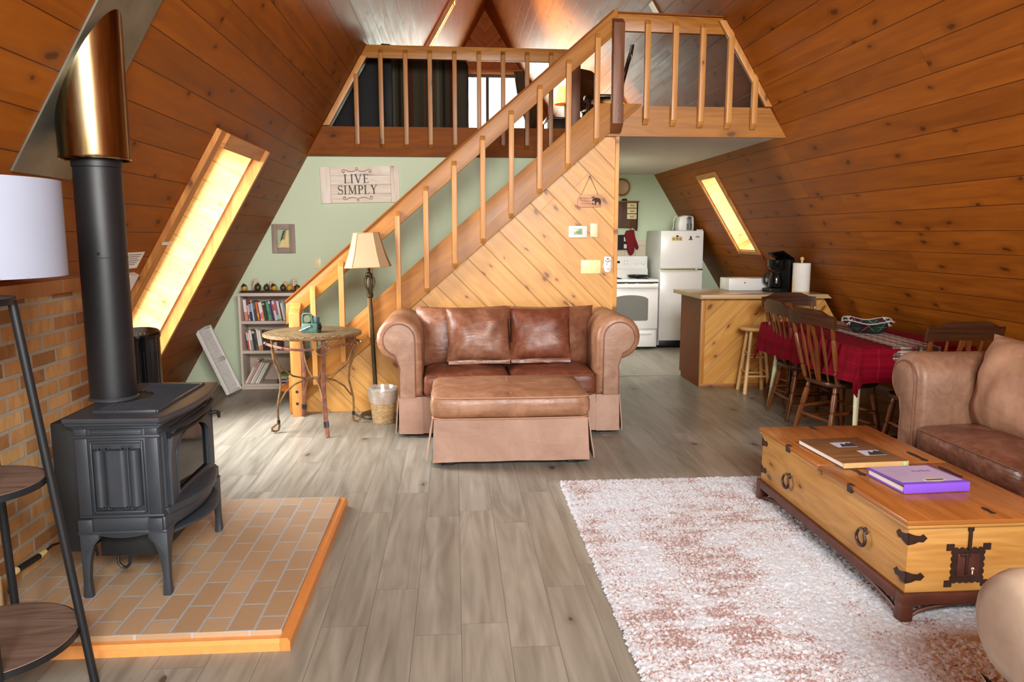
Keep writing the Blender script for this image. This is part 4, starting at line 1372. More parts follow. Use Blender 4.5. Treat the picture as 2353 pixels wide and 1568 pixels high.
row1 = [(.030,.208,(216,132,124),(226,222,218),(.42,.99),'white and salmon paperback leftmost on the top shelf'),
 (.013,.150,(222,214,178),(120,120,70),(.1,.4),'thin cream paperback second on the top shelf'),
 (.026,.172,(34,48,92),(150,150,190),(.5,.95),'navy paperback with pale lettering on the top shelf'),
 (.014,.196,(196,206,220),(214,130,90),(.86,.99),'pale grey-blue paperback with an orange head on the top shelf'),
 (.024,.192,(66,70,72),(110,116,112),(.6,.9),'charcoal grey paperback on the top shelf'),
 (.018,.184,(232,120,44),(240,170,110),(.2,.4),'bright orange paperback on the top shelf'),
 (.009,.160,(110,22,24),None,None,'thin dark red book right of the orange one'),
 (.013,.178,(228,226,234),(200,120,110),(.1,.4),'narrow white paperback right of the orange one'),
 (.018,.184,(232,228,226),(222,140,84),(.05,.45),'white and orange paperback in the middle of the top shelf'),
 (.024,.180,(70,46,42),(206,196,120),(.86,.93),'dark brown book with a yellow dot on the top shelf'),
 (.012,.176,(38,34,34),(150,60,50),(.0,.1),'thin black book left of the green one'),
 (.026,.184,(70,166,120),(52,140,98),(.3,.5),'green paperback on the top shelf'),
 (.014,.194,(86,70,130),(232,228,232),(.86,.99),'purple paperback with a white head on the top shelf'),
 (.011,.190,(104,98,92),None,None,'thin grey paperback right of the purple one'),
 (.019,.194,(226,220,212),(226,70,84),(.5,.82),'white paperback with a red block on the top shelf'),
 (.022,.200,(150,100,130),(150,206,214),(.06,.28),'mauve and pale blue paperback on the top shelf'),
 (.018,.194,(224,222,218),(120,130,170),(.02,.08),'white paperback near the right end of the top shelf'),
 (.008,.170,(54,58,34),None,None,'very thin olive book near the right end of the top shelf'),
 (.018,.172,(226,218,206),None,None,'off-white paperback at the stair post on the top shelf'),
 (.020,.190,(150,160,170),None,None,'grey-blue paperback behind the stair post on the top shelf')]
x = BX0+.056
for i, (w, h, c, b, bp, lb) in enumerate(row1):
    tl = -(4.5+4.5*min(i, 9)/9)
    book((x, BY0+.02+.006*((i*7) % 4), .673+w*math.sin(R(-tl))*.0+.0005), w, h, .13, c, b, tl, False, lb, 'paperbacks on the top shelf', bp or (.6, .95))
    x += w/math.cos(R(tl)) + .0022
row2 = [(.011,.182,(206,70,52),(230,226,220),(.55,.99),'slim red and white paperback leftmost on the middle shelf'),
 (.013,.192,(232,226,222),(206,70,60),(.9,.99),'slim white paperback with a red tip on the middle shelf'),
 (.022,.200,(150,148,146),(232,224,222),(.5,.99),'white and grey paperback on the middle shelf'),
 (.022,.188,(40,40,42),(226,222,212),(.88,.99),'black paperback with a white head on the middle shelf'),
 (.020,.190,(88,82,84),(60,60,60),(.3,.6),'dark grey paperback on the middle shelf'),
 (.016,.204,(236,228,208),(222,140,70),(.0,.2),'tall cream paperback with an orange foot on the middle shelf'),
 (.018,.196,(232,230,226),(220,120,60),(.0,.25),'white paperback half behind the table top on the middle shelf'),
 (.016,.190,(120,110,100),None,None,'brown-grey book behind the round table on the middle shelf'),
 (.032,.188,(24,24,28),(80,80,90),(.3,.5),'first thick black book behind the round table'),
 (.030,.188,(30,28,30),(206,190,120),(.3,.4),'thick black book with gilt band behind the round table'),
 (.026,.186,(36,32,32),(90,50,40),(.2,.5),'third black book behind the round table'),
 (.014,.184,(196,184,150),None,None,'slim tan book behind the round table'),
 (.022,.188,(226,214,176),None,None,'cream book behind the round table on the middle shelf'),
 (.014,.184,(36,74,44),None,None,'dark green book beside the stair post on the middle shelf'),
 (.018,.184,(96,30,36),None,None,'maroon book beside the stair post on the middle shelf')]
x = BX0+.075
for i, (w, h, c, b, bp, lb) in enumerate(row2):
    tl = -6.5 if i < 8 else -1.0
    if i == 8: x -= .016
    book((x, BY0+.02+.005*((i*5) % 4), .3835), w, h, .13, c, b, tl, False, lb, 'books on the middle shelf', bp or (.6, .95))
    x += w/math.cos(R(tl)) + .0022
row3 = [(.020,.262,(222,212,200),(196,150,120),'tall cream book leftmost of the leaning row'),
 (.008,.240,(206,196,196),None,'thin grey book second in the leaning row'),
 (.012,.240,(186,110,106),None,'dusty red book in the leaning row'),
 (.018,.236,(228,222,212),None,'thick off-white book in the leaning row'),
 (.012,.234,(220,218,210),None,'thin white book in the middle of the leaning row'),
 (.010,.232,(150,160,166),None,'blue-grey book in the leaning row'),
 (.016,.230,(230,226,210),None,'cream book sixth in the leaning row'),
 (.014,.228,(226,222,214),None,'white book at the right of the leaning row')]
x = BX0+.026
for i, (w, h, c, b, lb) in enumerate(row3):
    book((x, BY0+.02+.004*(i % 3), .0525+w*math.sin(R(29))), w, h, .18, c, b, 29, False, lb, 'books leaning on the bottom shelf', (.7, .95))
    x += w/math.cos(R(29)) + .0012
z = .0525
for w, h, c, b, x0, lb in ((.016,.25,(52,62,92),(190,196,206),-1.80,'navy book at the bottom of the flat stack'),
 (.013,.23,(224,220,214),(150,150,150),-1.772,'white book second from the bottom of the flat stack'),
 (.012,.255,(34,36,46),(220,220,220),-1.795,'black book third in the flat stack'),
 (.016,.25,(206,210,218),(70,90,130),-1.785,'pale blue book in the flat stack'),
 (.012,.24,(228,222,208),(120,120,120),-1.765,'cream book near the top of the flat stack')):
    book((x0+.04, BY0+.02, z), w, h-.03, .17, c, b, 0, True, lb, 'books lying flat on the bottom shelf', (.4, .95)); z += w+.0006
book((-1.735, BY0+.02, z+.001), .02, .22, .17, (124, 166, 62), None, 0, True, 'bright green book on top of the flat stack', 'books lying flat on the bottom shelf')

tz = .9455
t_ = thing('ornament_tray', 'dark slim tray holding the owls and gourds on the bookcase', 'tray', (-1.78, 7.56, tz))
bm = new(); box(bm, -.29, .29, -.06, .06, 0, .012, .004); box(bm, -.30, .30, -.066, .066, .010, .016, .003)
obj('board', bm, M['tray'], t_)
def owl(x, s, label, mat, eyes=True):
    t_ = thing('owl_figurine', label, 'figurine', (x, 7.585, tz+.017), 0, 'owl figurines on the bookcase')
    b = new(); ell(b, (0, 0, .034*s), (.030*s, .026*s, .036*s)); ell(b, (0, -.004*s, .074*s), (.028*s, .026*s, .026*s))
    obj('body', b, mat, t_)
    for sx_ in (-1, 1):
        b = new(); lathe(b, [(.010*s, 0), (.007*s, .012*s), (.001, .022*s)], 8, 0, Matrix.Translation((sx_*.019*s, -.002, .088*s)) @ Matrix.Rotation(R(-50*sx_), 4, 'Y'))
        obj('ear', b, mat, t_)
        if eyes:
            b = new(); ell(b, (sx_*.011*s+.004, -.0285*s, .078*s), (.0042*s, .003, .0042*s), 10, 6); obj('eye', b, M['black_satin'], t_)
    return t_
owl(-1.945, 1.08, 'cream stone owl with dark eyes at the left of the tray', M['owl'])
owl(-1.79, .84, 'small plain cream owl at the centre of the tray', cm((222, 196, 158), .7), False)
owl(-1.655, .86, 'plain sandy owl behind the mustard gourd', cm((216, 186, 140), .7), False)
owl(-1.575, 1.12, 'cream owl with dark eyes at the right end of the tray', M['owl'])
def gourd(x, c1, c2, s, tilt, label):
    t_ = thing('gourd', label, 'gourd', (x, 7.525, tz+.016+.026*s), 0, 'little gourds on the tray')
    b = new()
    lathe(b, [(0, -.026*s), (.018*s, -.022*s), (.028*s, -.004*s), (.026*s, .012*s)], 18, 0, Matrix.Rotation(R(tilt), 4, 'Y'), cap=False)
    obj('fruit', b, c1, t_)
    b = new()
    lathe(b, [(.0265*s, .010*s), (.022*s, .022*s), (.010*s, .033*s), (.003*s, .040*s), (0, .042*s)], 18, 0, Matrix.Rotation(R(tilt), 4, 'Y'), cap=False)
    obj('cap', b, c2, t_)
Y_, D_ = M['yellow_pear'], M['dark_pear']
for x, a, b, s, ti, lb in ((-2.035, Y_, D_, 1.12, -12, 'yellow gourd with a dark cap leftmost on the tray'), (-1.908, D_, D_, 1.2, 5, 'dark olive gourd in front of the left owl'),
    (-1.826, D_, D_, 1.1, 10, 'olive-green gourd third from the left'), (-1.752, Y_, D_, 1.15, -25, 'orange-yellow gourd with a dark cap at the centre'),
    (-1.668, D_, D_, 1.05, 0, 'squat dark gourd right of centre'), (-1.606, Y_, Y_, 1.1, 35, 'all-mustard gourd leaning beside the right owl'),
    (-1.535, D_, Y_, 1.15, 150, 'dark-topped yellow gourd in front of the right owl')):
    gourd(x, a, b, s, ti, lb)

# ---- baby gate leaning on the left slope
t = thing('baby_gate', 'white plastic lattice baby gate leaning against the left slope', 'gate', (0, 0, 0))
gu = Vector((0.045, .30, 0)); gu.normalize()
p0 = Vector((-2.135, 7.16, .012)); top = Vector((-2.405, 7.17, .64))
gv = (top-p0); GH = gv.length; gv.normalize(); gn = gu.cross(gv).normalized()
GW = .29
gm = Matrix((( gu.x, gn.x, gv.x, p0.x), (gu.y, gn.y, gv.y, p0.y), (gu.z, gn.z, gv.z, p0.z), (0, 0, 0, 1)))
for nm, a in (('stile', (0, .034, 0, GH)), ('stile', (GW-.03, GW, 0, GH))):
    bm = new(); box(bm, a[0], a[1], -.018, .018, a[2], a[3], .007); obj('frame_stile', bm, M['white_plastic'], t, xf=gm)
for a in ((.034, GW-.03, 0, .03), (.034, GW-.03, GH-.03, GH), (.034, GW-.03, GH*.47, GH*.53)):
    bm = new(); box(bm, a[0], a[1], -.014, .014, a[2], a[3], .005); obj('frame_rail', bm, M['white_plastic'], t, xf=gm)
for z0, z1 in ((.03, GH*.47), (GH*.53, GH-.03)):
    bm = new()
    st = .026
    W_, H_ = GW-.064, z1-z0
    for fam in (1, -1):
        for k in range(-24, 40):
            seg_ = []
            for i in range(41):
                zz = H_*i/40
                xx = k*st + fam*zz*.62
                if 0 <= xx <= W_: seg_.append((.034+xx, 0, z0+zz))
            if len(seg_) > 1:
                tube(bm, [seg_[0], seg_[-1]], .0042, 5)
    obj('lattice_panel', bm, M['white_plastic'], t, xf=gm)
bm = new()
for z in (.12, .5): cyl(bm, (.017, -.018, z*GH*1.4), (.017, -.024, z*GH*1.4), .011)
obj('bolt_caps', bm, cm((214, 206, 196)), t, xf=gm)

# ------------------------------------------------------------------ cream floor lamp, basket
t = thing('floor_lamp', 'bronze floor lamp with cream bell shade beside the staircase', 'floor lamp', (-.662, 6.27, 0), rot=(0, R(-1.9), 0))
bm = new(); lathe(bm, [(.135, 0), (.14, .012), (.128, .03), (.10, .036), (.06, .05), (.03, .075), (.02, .10)], 36); obj('base', bm, M['bronze'], t)
bm = new(); lathe(bm, [(.0185, .09), (.0165, .55), (.0165, .56), (.0165, 1.0)], 18); obj('pole', bm, M['bronze'], t, grain='z')
bm = new()
lathe(bm, [(.017, .99), (.026, 1.0), (.028, 1.02), (.018, 1.03)], 18); lathe(bm, [(.016, 1.16), (.027, 1.175), (.027, 1.19), (.014, 1.20), (.012, 1.28)], 18)
for k in range(6):
    a = k*PI/3
    pts = [(.018, 1.03), (.020, 1.05), (.036, 1.09), (.046, 1.125), (.040, 1.15), (.026, 1.165), (.030, 1.18)]
    tube(bm, [(r*math.cos(a), r*math.sin(a), z) for r, z in pts], .005, 6)
lathe(bm, [(.012, 1.03), (.02, 1.06), (.022, 1.12), (.012, 1.16)], 14)
obj('cage_finial', bm, M['bronze'], t)
bm = new(); cyl(bm, (0, 0, 1.20), (0, 0, 1.50), .006); obj('stem', bm, M['bronze'], t)
def shade_ring(s):     # cut-corner square
    c_ = .62
    return [(s*a, s*b) for a, b in ((-c_, -1), (c_, -1), (1, -c_), (1, c_), (c_, 1), (-c_, 1), (-1, c_), (-1, -c_))]
secs = [(.180, 1.245), (.164, 1.29), (.143, 1.35), (.124, 1.42), (.108, 1.48), (.100, 1.515)]
vs, fs = [], []
for s_, z in secs:
    vs += [(a, b, z) for a, b in shade_ring(s_*.98)]
for i in range(len(secs)-1):
    for k in range(8):
        fs.append((i*8+k, i*8+(k+1) % 8, i*8+8+(k+1) % 8, i*8+8+k))
bm = new(); add(bm, vs, fs); sh_o = obj('lamp_shade', bm, M['shade_cream'], t, smooth=20)
bm = new()
for i in (0, len(secs)-1):
    tube(bm, [Vector((a*.98, b*.98, secs[i][1])) for a, b in shade_ring(secs[i][0])], .0038, 5, closed=True)
for k in range(8):
    tube(bm, [Vector((shade_ring(s_*.985)[k][0], shade_ring(s_*.985)[k][1], z)) for s_, z in secs], .0022, 5)
obj('piping', bm, M['trim_cream'], sh_o)

t = thing('waste_basket', 'round wicker waste basket with clear bag liner beside the loveseat', 'basket', (-.590, 6.065, 0))
bm = new(); lathe(bm, [(.084, 0), (.088, .006), (.112, .262), (.116, .268), (.109, .268), (.083, .012), (.0, .012)], 36, cap=False)
def uvb(c, n): return (math.atan2(c.y, c.x)*.1, c.z)
obj('basket', bm, M['wicker'], t, uv=uvb)
bm = new(); vs, fs = [], []
prof = [(.078, .10), (.102, .26), (.112, .290), (.121, .275), (.119, .235), (.113, .19), (.107, .165)]
for i in range(40):
    a = 2*PI*i/40
    for j, (r, z) in enumerate(prof):
        f = noise.noise(Vector((math.cos(a)*3, math.sin(a)*3, j*.9)))*.008
        vs.append(((r+f)*math.cos(a), (r+f)*math.sin(a), z+f*1.2+(.02*noise.noise(Vector((math.cos(a)*2, math.sin(a)*2, 7))) if j > 3 else 0)))
n_ = len(prof)
for i in range(40):
    for j in range(n_-1):
        fs.append((i*n_+j, ((i+1) % 40)*n_+j, ((i+1) % 40)*n_+j+1, i*n_+j+1))
add(bm, vs, fs); obj('bag_liner', bm, M['bag'], t)

# ------------------------------------------------------------------ round side table with teal ornament
TX, TY, TH = -1.107, 5.945, .760
t = thing('side_table', 'round rustic side table with woven top and scrolled strap iron legs', 'side table', (TX, TY, 0))
bm = new(); lathe(bm, [(.34, TH-.03), (.362, TH-.03), (.368, TH-.018), (.362, TH-.004), (.34, TH), (0, TH)], 64, cap=False)
lathe(bm, [(0, TH-.03), (.34, TH-.03)], 64, cap=False)
obj('top', bm, M['cane'], t, uv=lambda c, n: (c.x*.92+c.y*.38, c.y*.92-c.x*.38))
bm = new(); lathe(bm, [(.366, TH-.026), (.373, TH-.024), (.373, TH-.008), (.366, TH-.006)], 64, cap=False); obj('rim', bm, M['rust'], t)
bm = new()
belt = []
for i in range(64):
    a = 2*PI*i/64 - PI/2
    if 2.5 < i < 4.5: continue
    belt.append((.355*math.cos(a), .355*math.sin(a), TH-.085-.01*math.sin(3*a)))
i0 = 0
tube(bm, belt[3:]+belt[:3], .010, 6, flat=(.35, 1.1)); obj('belt', bm, M['rust_red'], t)
for i in range(0, 60, 3):
    p = belt[i]; bm = new(); cyl(bm, p, (p[0]*1.03, p[1]*1.03, p[2]), .009)
    obj('stud', bm, M['steel'], t)
bm = new()
a = -PI/2+2*PI*3.5/64
tube(bm, [(.36*math.cos(a)+.036*math.cos(q)*math.cos(a+PI/2), .36*math.sin(a)+.036*math.cos(q)*math.sin(a+PI/2), TH-.10+.036*math.sin(q)) for q in [i*PI/14 for i in range(28)]], .0035, 6, closed=True)
obj('buckle_ring', bm, M['steel'], t)
LA = {'c1': (-.296, -.19), 'c2': (.302, .106), 's1': (.147, -.345), 's2': (-.143, .30)}
def unit(p): l = math.hypot(*p); return p[0]/l, p[1]/l
for k in ('c1', 'c2'):
    ux, uy = unit(LA[k])
    bm = new()
    pr_ = [(.325, .735), (.322, .66), (.30, .56), (.255, .46), (.262, .40), (.285, .28), (.292, .19), (.285, .12), (.262, .06), (.262, .035)]
    pr_ = [(.325, .735), (.325, .64), (.312, .55), (.275, .45), (.268, .36), (.288, .27), (.300, .20), (.300, .12), (.292, .05), (.300, .02), (.325, .012), (.350, .022), (.352, .045), (.33, .058), (.305, .075)]
    if k == 'c2': pass
    tube(bm, [(ux*r, uy*r, z) for r, z in pr_], .0085, 8)
    l_ = obj('scroll_leg', bm, M['rust'], t, grain='z')
    bm = new(); lathe(bm, [(.012, -.015), (.013, 0), (.010, .015)], 10, 0, Matrix.Translation((ux*.297, uy*.297, .085)))
    obj('wire_wrap', bm, M['black_metal'], l_)
for k in ('s1', 's2'):
    ux, uy = unit(LA[k])
    bm = new()
    pr_ = [(.335, .735), (.325, .62), (.312, .50), (.300, .40), (.305, .28), (.330, .14), (.365, .02), (.378, .006)]
    tube(bm, [(ux*r, uy*r, z) for r, z in pr_], .017, 8, flat=(1, .25))
    l_ = obj('strap_leg', bm, M['rust_red'], t, grain='z')
    bm = new(); tube(bm, [(ux*.338, uy*.338, .115), (ux*.350, uy*.350, .075)], .0195, 8, flat=(1, .4)); obj('strap_band', bm, M['black_metal'], l_)
for k in LA:                                       # arched braces meeting in the middle
    ux, uy = unit(LA[k])
    r_ = .285
    bm = new()
    tube(bm, [(ux*r, uy*r, z) for r, z in ((.322, .645), (.262, .50), (.17, .425), (.08, .398), (.0, .392))], .0075, 6)
    tube(bm, [(ux*r, uy*r, z) for r, z in ((.0, .388), (.08, .385), (.16, .36), (.23, .31), (.285, .23))], .0075, 6)
    obj('brace', bm, M['rust'], t)
t = thing('crank_box', 'small teal painted antique crank box on the round side table', 'ornament', (-1.105, 5.89, TH+.0005), R(-12))
bm = new(); box(bm, -.062, .062, -.045, .045, 0, .07, .004); obj('case', bm, M['teal'], t)
bm = new(); box(bm, -.052, .02, -.036, .036, .0705, .13, .02); tube(bm, [(-.056, -.03, .072), (-.056, -.03, .128), (-.046, -.03, .143), (-.0, -.03, .146), (.016, -.03, .138), (.022, -.03, .072)], .007, 8)
obj('lid', bm, M['teal'], t)
bm = new(); lathe(bm, [(.028, 0), (.028, .002)], 24, 0, Matrix.Translation((-.016, -.0365, .105)) @ Matrix.Rotation(R(90), 4, 'X')); obj('porthole', bm, cm((96, 104, 82), .2), t)
bm = new(); tube(bm, [(.012, -.047, .05), (-.075, -.055, .014)], .004, 6); tube(bm, [(.012+.011*math.cos(q), -.048, .05+.011*math.sin(q)) for q in [i*.45 for i in range(14)]], .0025, 6); obj('crank', bm, M['steel'], t)
bm = new(); lathe(bm, [(.022, 0), (.022, .01), (.012, .018)], 16, 0, Matrix.Translation((.062, .0, .04)) @ Matrix.Rotation(R(90), 4, 'Y')); obj('knob', bm, M['iron_dark'], t)
bm = new(); box(bm, .024, .058, -.03, .03, .0705, .118, .006); obj('hopper', bm, cm((52, 86, 92)), t)
# ------------------------------------------------------------------ upholstered seating
def arm_profile(lw=.175, rr=.165, zc=.735, zb=.30, sgn=1):
    """scroll arm seen from the front; x=0 is the seat side, outward is negative (times sgn)"""
    p = [(0, zb), (0, zc-.16)]
    p += [(-rr-.004+rr*math.cos(R(a)), zc+rr*math.sin(R(a))) for a in range(0, 271, 15)]
    p += [(-lw-.0, zc-rr-.03), (-lw, zc-rr-.08), (-lw, zb)]
    return [(sgn*a, b) for a, b in p]

def skirt_panel(bm, x0, x1, y, z0, z1, flare, th=.008, n=12, axis='x', seed=0.0, sgn=-1):
    """hanging leather skirt with slight ripples and outward flare; normal along sgn*(other axis)"""
    vs, fs = [], []
    rows = 6
    for side in (0, 1):
        for i in range(n+1):
            for j in range(rows+1):
                q = j/rows
                x = x0+(x1-x0)*i/n
                x += (x-(x0+x1)/2)*.02*q
                z = z1+(z0-z1)*q + .004*noise.noise(Vector((x*4, seed, 0)))*q
                o = flare*q + .010*q*noise.noise(Vector((x*7+seed, q*1.2, seed))) + .005*q*noise.noise(Vector((x*19+seed, q*3+x*4, seed)))
                yy = y + sgn*(o+(th if side else 0))
                vs.append((x, yy, z) if axis == 'x' else (yy, x, z))
    m = (n+1)*(rows+1)
    for i in range(n):
        for j in range(rows):
            a = i*(rows+1)+j
            fs += [(a, a+1, a+rows+2, a+rows+1), (m+a, m+a+rows+1, m+a+rows+2, m+a+1)]
    for j in range(rows):
        for i in (0, n):
            a = i*(rows+1)+j
            fs.append((a, m+a, m+a+1, a+1))
    for i in range(n):
        for j in (0, rows):
            a = i*(rows+1)+j
            fs.append((a, a+rows+1, m+a+rows+1, m+a))
    add(bm, vs, fs)

def sofa(name, label, loc, rotz, W, D, nseat, mats, zc=.735, back=True, arm_d=.86, seat_h=.475, group=None, rr=.165, arms=(-1, 1), ncush=2, plain_arm=False, back_y=.53, back_h=.50, back_z=.685, back_t=.26):
    """front faces -y; W is the width over the inner arm faces + lower panels"""
    t = thing(name, label, 'sofa', loc, rotz, group)
    lw = .175
    hw = W/2
    inn = hw-lw
    bm = new(); box(bm, -hw+.01, hw-.01, .012, D-.01, .06, .30, .01)
    if back:
        box(bm, -inn, inn, D-.20, D-.02, .30, .80, .05)
    obj('frame', bm, mats['outer'], t)
    for s in arms:
        bm = new()
        prism(bm, [(s*inn+s*-(-a) if False else s*(inn+(-a)), b) for a, b in arm_profile(lw, rr, zc)], 0, arm_d, 'xz', bev=.055 if plain_arm else .034)
        for v in bm.verts:
            w = noise.noise(Vector((v.co.x*9, v.co.y*14, v.co.z*9)))
        ar = obj('arm', bm, mats['arm'], t, grain='y', smooth=50)
        if plain_arm:
            continue
        r2_ = rr-.048
        pp = [(-.052, .30)] + [(-rr-.004+r2_*math.cos(R(a)), zc+r2_*math.sin(R(a))) for a in range(0, 256, 15)]
        pp += [(-lw+.010, zc-rr-.045), (-lw+.006, zc-rr-.10), (-lw+.006, .30)]
        pp = [(s*(inn-a), b) for a, b in pp]
        bm = new(); prism(bm, pp, -.012, .012, 'xz', bev=.006)
        obj('front_panel', bm, mats['panel'], ar, smooth=50)
        bm = new(); tube(bm, [(a, -.009, b) for a, b in pp], .0048, 6)
        obj('piping', bm, M['piping'], ar)
    # skirts
    bm = new(); skirt_panel(bm, -inn+.004, inn-.004, .008, .03, .305, .022, n=24, seed=1)
    obj('skirt', bm, mats['skirt'], t, grain='z')
    for s in (-1, 1):
        bm = new(); skirt_panel(bm, min(s*inn, s*hw), max(s*inn, s*hw), .004, .028, .305, .022, n=6, seed=3+s)
        obj('skirt', bm, mats['skirt'], t, grain='z')
        bm = new(); skirt_panel(bm, .0, D-.02, s*(hw+.0), .028, .305, .024, n=14, axis='y', seed=7+s, sgn=s)
        obj('skirt', bm, mats['skirt'], t, grain='z')
    for sx_ in (-1, 1):
        for y in (.08, D-.1):
            bm = new(); cbox(bm, (sx_*(hw-.08), y, .03), (.07, .07, .06), .004); obj('foot', bm, M['black_satin'] if not plain_arm else mats['skirt'], t)
    cwid = 2*inn/nseat
    for i in range(nseat):
        bm = new()
        rbox(bm, (-inn+cwid*(i+.5), .30, .30+(seat_h-.30)/2), (cwid/2-.003, .33, (seat_h-.30)/2), .045, (12, 10, 4), .035, .006, 5, seed=i*3.1+W)
        sc_ = obj('seat_cushion', bm, mats['seat'], t, smooth=60)
        bm = new()
        x0, x1 = -inn+cwid*i+.012, -inn+cwid*(i+1)-.012
        for z in (seat_h-.018, .315):
            tube(bm, [(x0+.02, -.028, z), (x1-.02, -.028, z)], .005, 6)
        obj('piping', bm, M['piping'], sc_)
    if back:
        bwid = 2*inn/ncush
        for i in range(ncush):
            bm = new()
            m = Matrix.Translation((-inn+bwid*(i+.5)+(.03*(2*i/(ncush-1)-1) if ncush > 1 else 0), back_y, back_z)) @ Matrix.Rotation(R(-12), 4, 'X')
            pillow(bm, bwid*1.13, back_h, back_t, 18, .06, .010, i*4.3+W, xf=m)
            obj('back_cushion', bm, mats['back'], t, smooth=60)
    return t
LM = dict(outer=M['leather_pale'], arm=M['leather_tan'], panel=M['leather_pale'], skirt=M['leather_skirt'], seat=M['leather_dark'], back=M['leather'])
sofa('loveseat', 'tan brown leather loveseat with rolled arms in front of the stair wall', (.402, 5.58, 0), 0, 1.655, .78, 2, LM, arm_d=.77)
def throw(name, label, loc, rot, w, h, th, mat, seed):
    t_ = thing(name, label, 'pillow', loc, 0, 'throw pillows on the loveseat', rot=rot)
    bm = new(); pillow(bm, w, h, th, 18, .045, .012, seed); obj('cover', bm, mat, t_, smooth=60)
    bm = new(); skirt_panel(bm, -w/2+.015, w/2-.015, .004, -h/2-.022, -h/2+.02, .004, .008, 10, seed=seed); obj('flange', bm, mat, t_, smooth=60)
throw('throw_pillow', 'square brown leather throw pillow on the left of the loveseat', (.178, 5.865, .735), (R(-16), 0, R(2)), .50, .43, .17, M['leather'], 1.3)
throw('throw_pillow', 'square brown leather throw pillow on the right of the loveseat', (.658, 5.875, .735), (R(-16), R(-1), R(-2)), .485, .42, .17, M['leather_dark'], 6.1)

t = thing('ottoman', 'matching tan leather ottoman with pleated skirt in front of the loveseat', 'ottoman', (.355, 4.82, 0))
OW, OD = 1.03, .68
bm = new(); box(bm, -OW/2+.02, OW/2-.02, .02, OD-.02, .06, .31, .02); obj('frame', bm, M['leather_skirt'], t)
bm = new(); rbox(bm, (0, OD/2, .392), (OW/2+.012, OD/2, .084), .055, (16, 12, 4), .02, .006, 4.5, seed=2.2, side=.012); c_ = obj('cushion', bm, M['leather_tan'], t, smooth=60)
bm = new()
for z in (.455, .318):
    pts = [(-OW/2+.05, -.006, z), (OW/2-.05, -.006, z)]
    tube(bm, [(-OW/2+.0, .07, z), (-OW/2+.015, .02, z), (-OW/2+.06, -.004, z)] + [(-OW/2+.06+(OW-.12)*i/10, -.006-.010*math.sin(PI*i/10), z) for i in range(1, 10)] + [(OW/2-.06, -.004, z), (OW/2-.015, .02, z), (OW/2, .07, z)], .0055, 6)
obj('piping', bm, cm((176, 130, 104)), c_)
bm = new(); tube(bm, [(.0, .02, .478), (.0, .15, .490), (.0, .34, .497), (.0, .52, .490)], .003, 6); obj('centre_seam', bm, cm((176, 130, 104)), c_)
for a in ((-OW/2+.012, OW/2-.012, 0.0, 'x', -1),):
    bm = new(); skirt_panel(bm, a[0], a[1], .004, .038, .315, .028, n=30, seed=5.5); obj('skirt', bm, M['leather_skirt'], t, grain='z')
bm = new(); skirt_panel(bm, -OW/2+.012, OW/2-.012, OD-.004, .02, .315, .02, n=20, seed=8, sgn=1); obj('skirt', bm, M['leather_skirt'], t, grain='z')
for s in (-1, 1):
    bm = new(); skirt_panel(bm, .01, OD-.01, s*(OW/2-.008), .038, .315, .04, n=14, axis='y', seed=2+s, sgn=s); obj('skirt', bm, M['leather_skirt'], t, grain='z')
    for y in (.06, OD-.07):
        bm = new(); cbox(bm, (s*(OW/2-.10), y, .03), (.085, .06, .06), .004); obj('foot', bm, M['black_satin'], t)

M['suede'] = leather('soft_tan_suede', S(138,100,76), S(158,118,92), S(174,136,110), .62, .25)
RM = dict(outer=M['leather_taupe'], arm=M['leather_taupe'], panel=M['leather_taupe'], skirt=M['leather_taupe'], seat=M['leather_brown'], back=M['leather_taupe'])
sofa('sofa', 'chestnut leather sofa along the right wall facing the trunk', (2.535, 3.06, 0), R(-90), 2.02, .90, 2, dict(RM, back=M['suede']), zc=.69, arm_d=.87, seat_h=.47, rr=.155, back_y=.40, back_h=.54, back_z=.69, back_t=.36)
t = sofa('armchair', 'pale tan rolled armchair arm at the bottom right corner of the photo', (1.352, 1.30, .018), R(-90), .78, .80, 1,
     dict.fromkeys(('outer', 'arm', 'panel', 'skirt', 'seat', 'back'), cm((176, 154, 134), .65)), zc=.508, arm_d=.78, seat_h=.40, rr=.15, ncush=1, plain_arm=True, back=False)
t['category'] = 'armchair'

# ------------------------------------------------------------------ rug
bm = new()
X0, X1, Y0, Y1 = .618, 2.43, 1.15, 4.445
nx, ny = 230, 420
rr_ = random.Random(3)
vs, fs = [], []
for i in range(nx+1):
    for j in range(ny+1):
        u, v = i/nx, j/ny
        x = X0+(X1-X0)*u + rr_.uniform(-.0035, .0035); y = Y0+(Y1-Y0)*v + rr_.uniform(-.0035, .0035)
        e = min(i, nx-i, j, ny-j)
        if e == 0:
            x += rr_.uniform(-.007, .007); y += rr_.uniform(-.007, .007)
        z = .003 if e == 0 else (.011 if e == 1 else .015)
        if e > 0: z += rr_.uniform(-.006, .006)
        vs.append((x, y, z))
for i in range(nx):
    for j in range(ny):
        a = i*(ny+1)+j
        fs.append((a, a+ny+1, a+ny+2, a+1))
add(bm, vs, fs)
o = obj('rug', bm, M['shag'], uv=lambda c, n: (c.x, c.y), smooth=80)
tag(o, 'white and dusty pink shag rug under the pine trunk', 'rug')

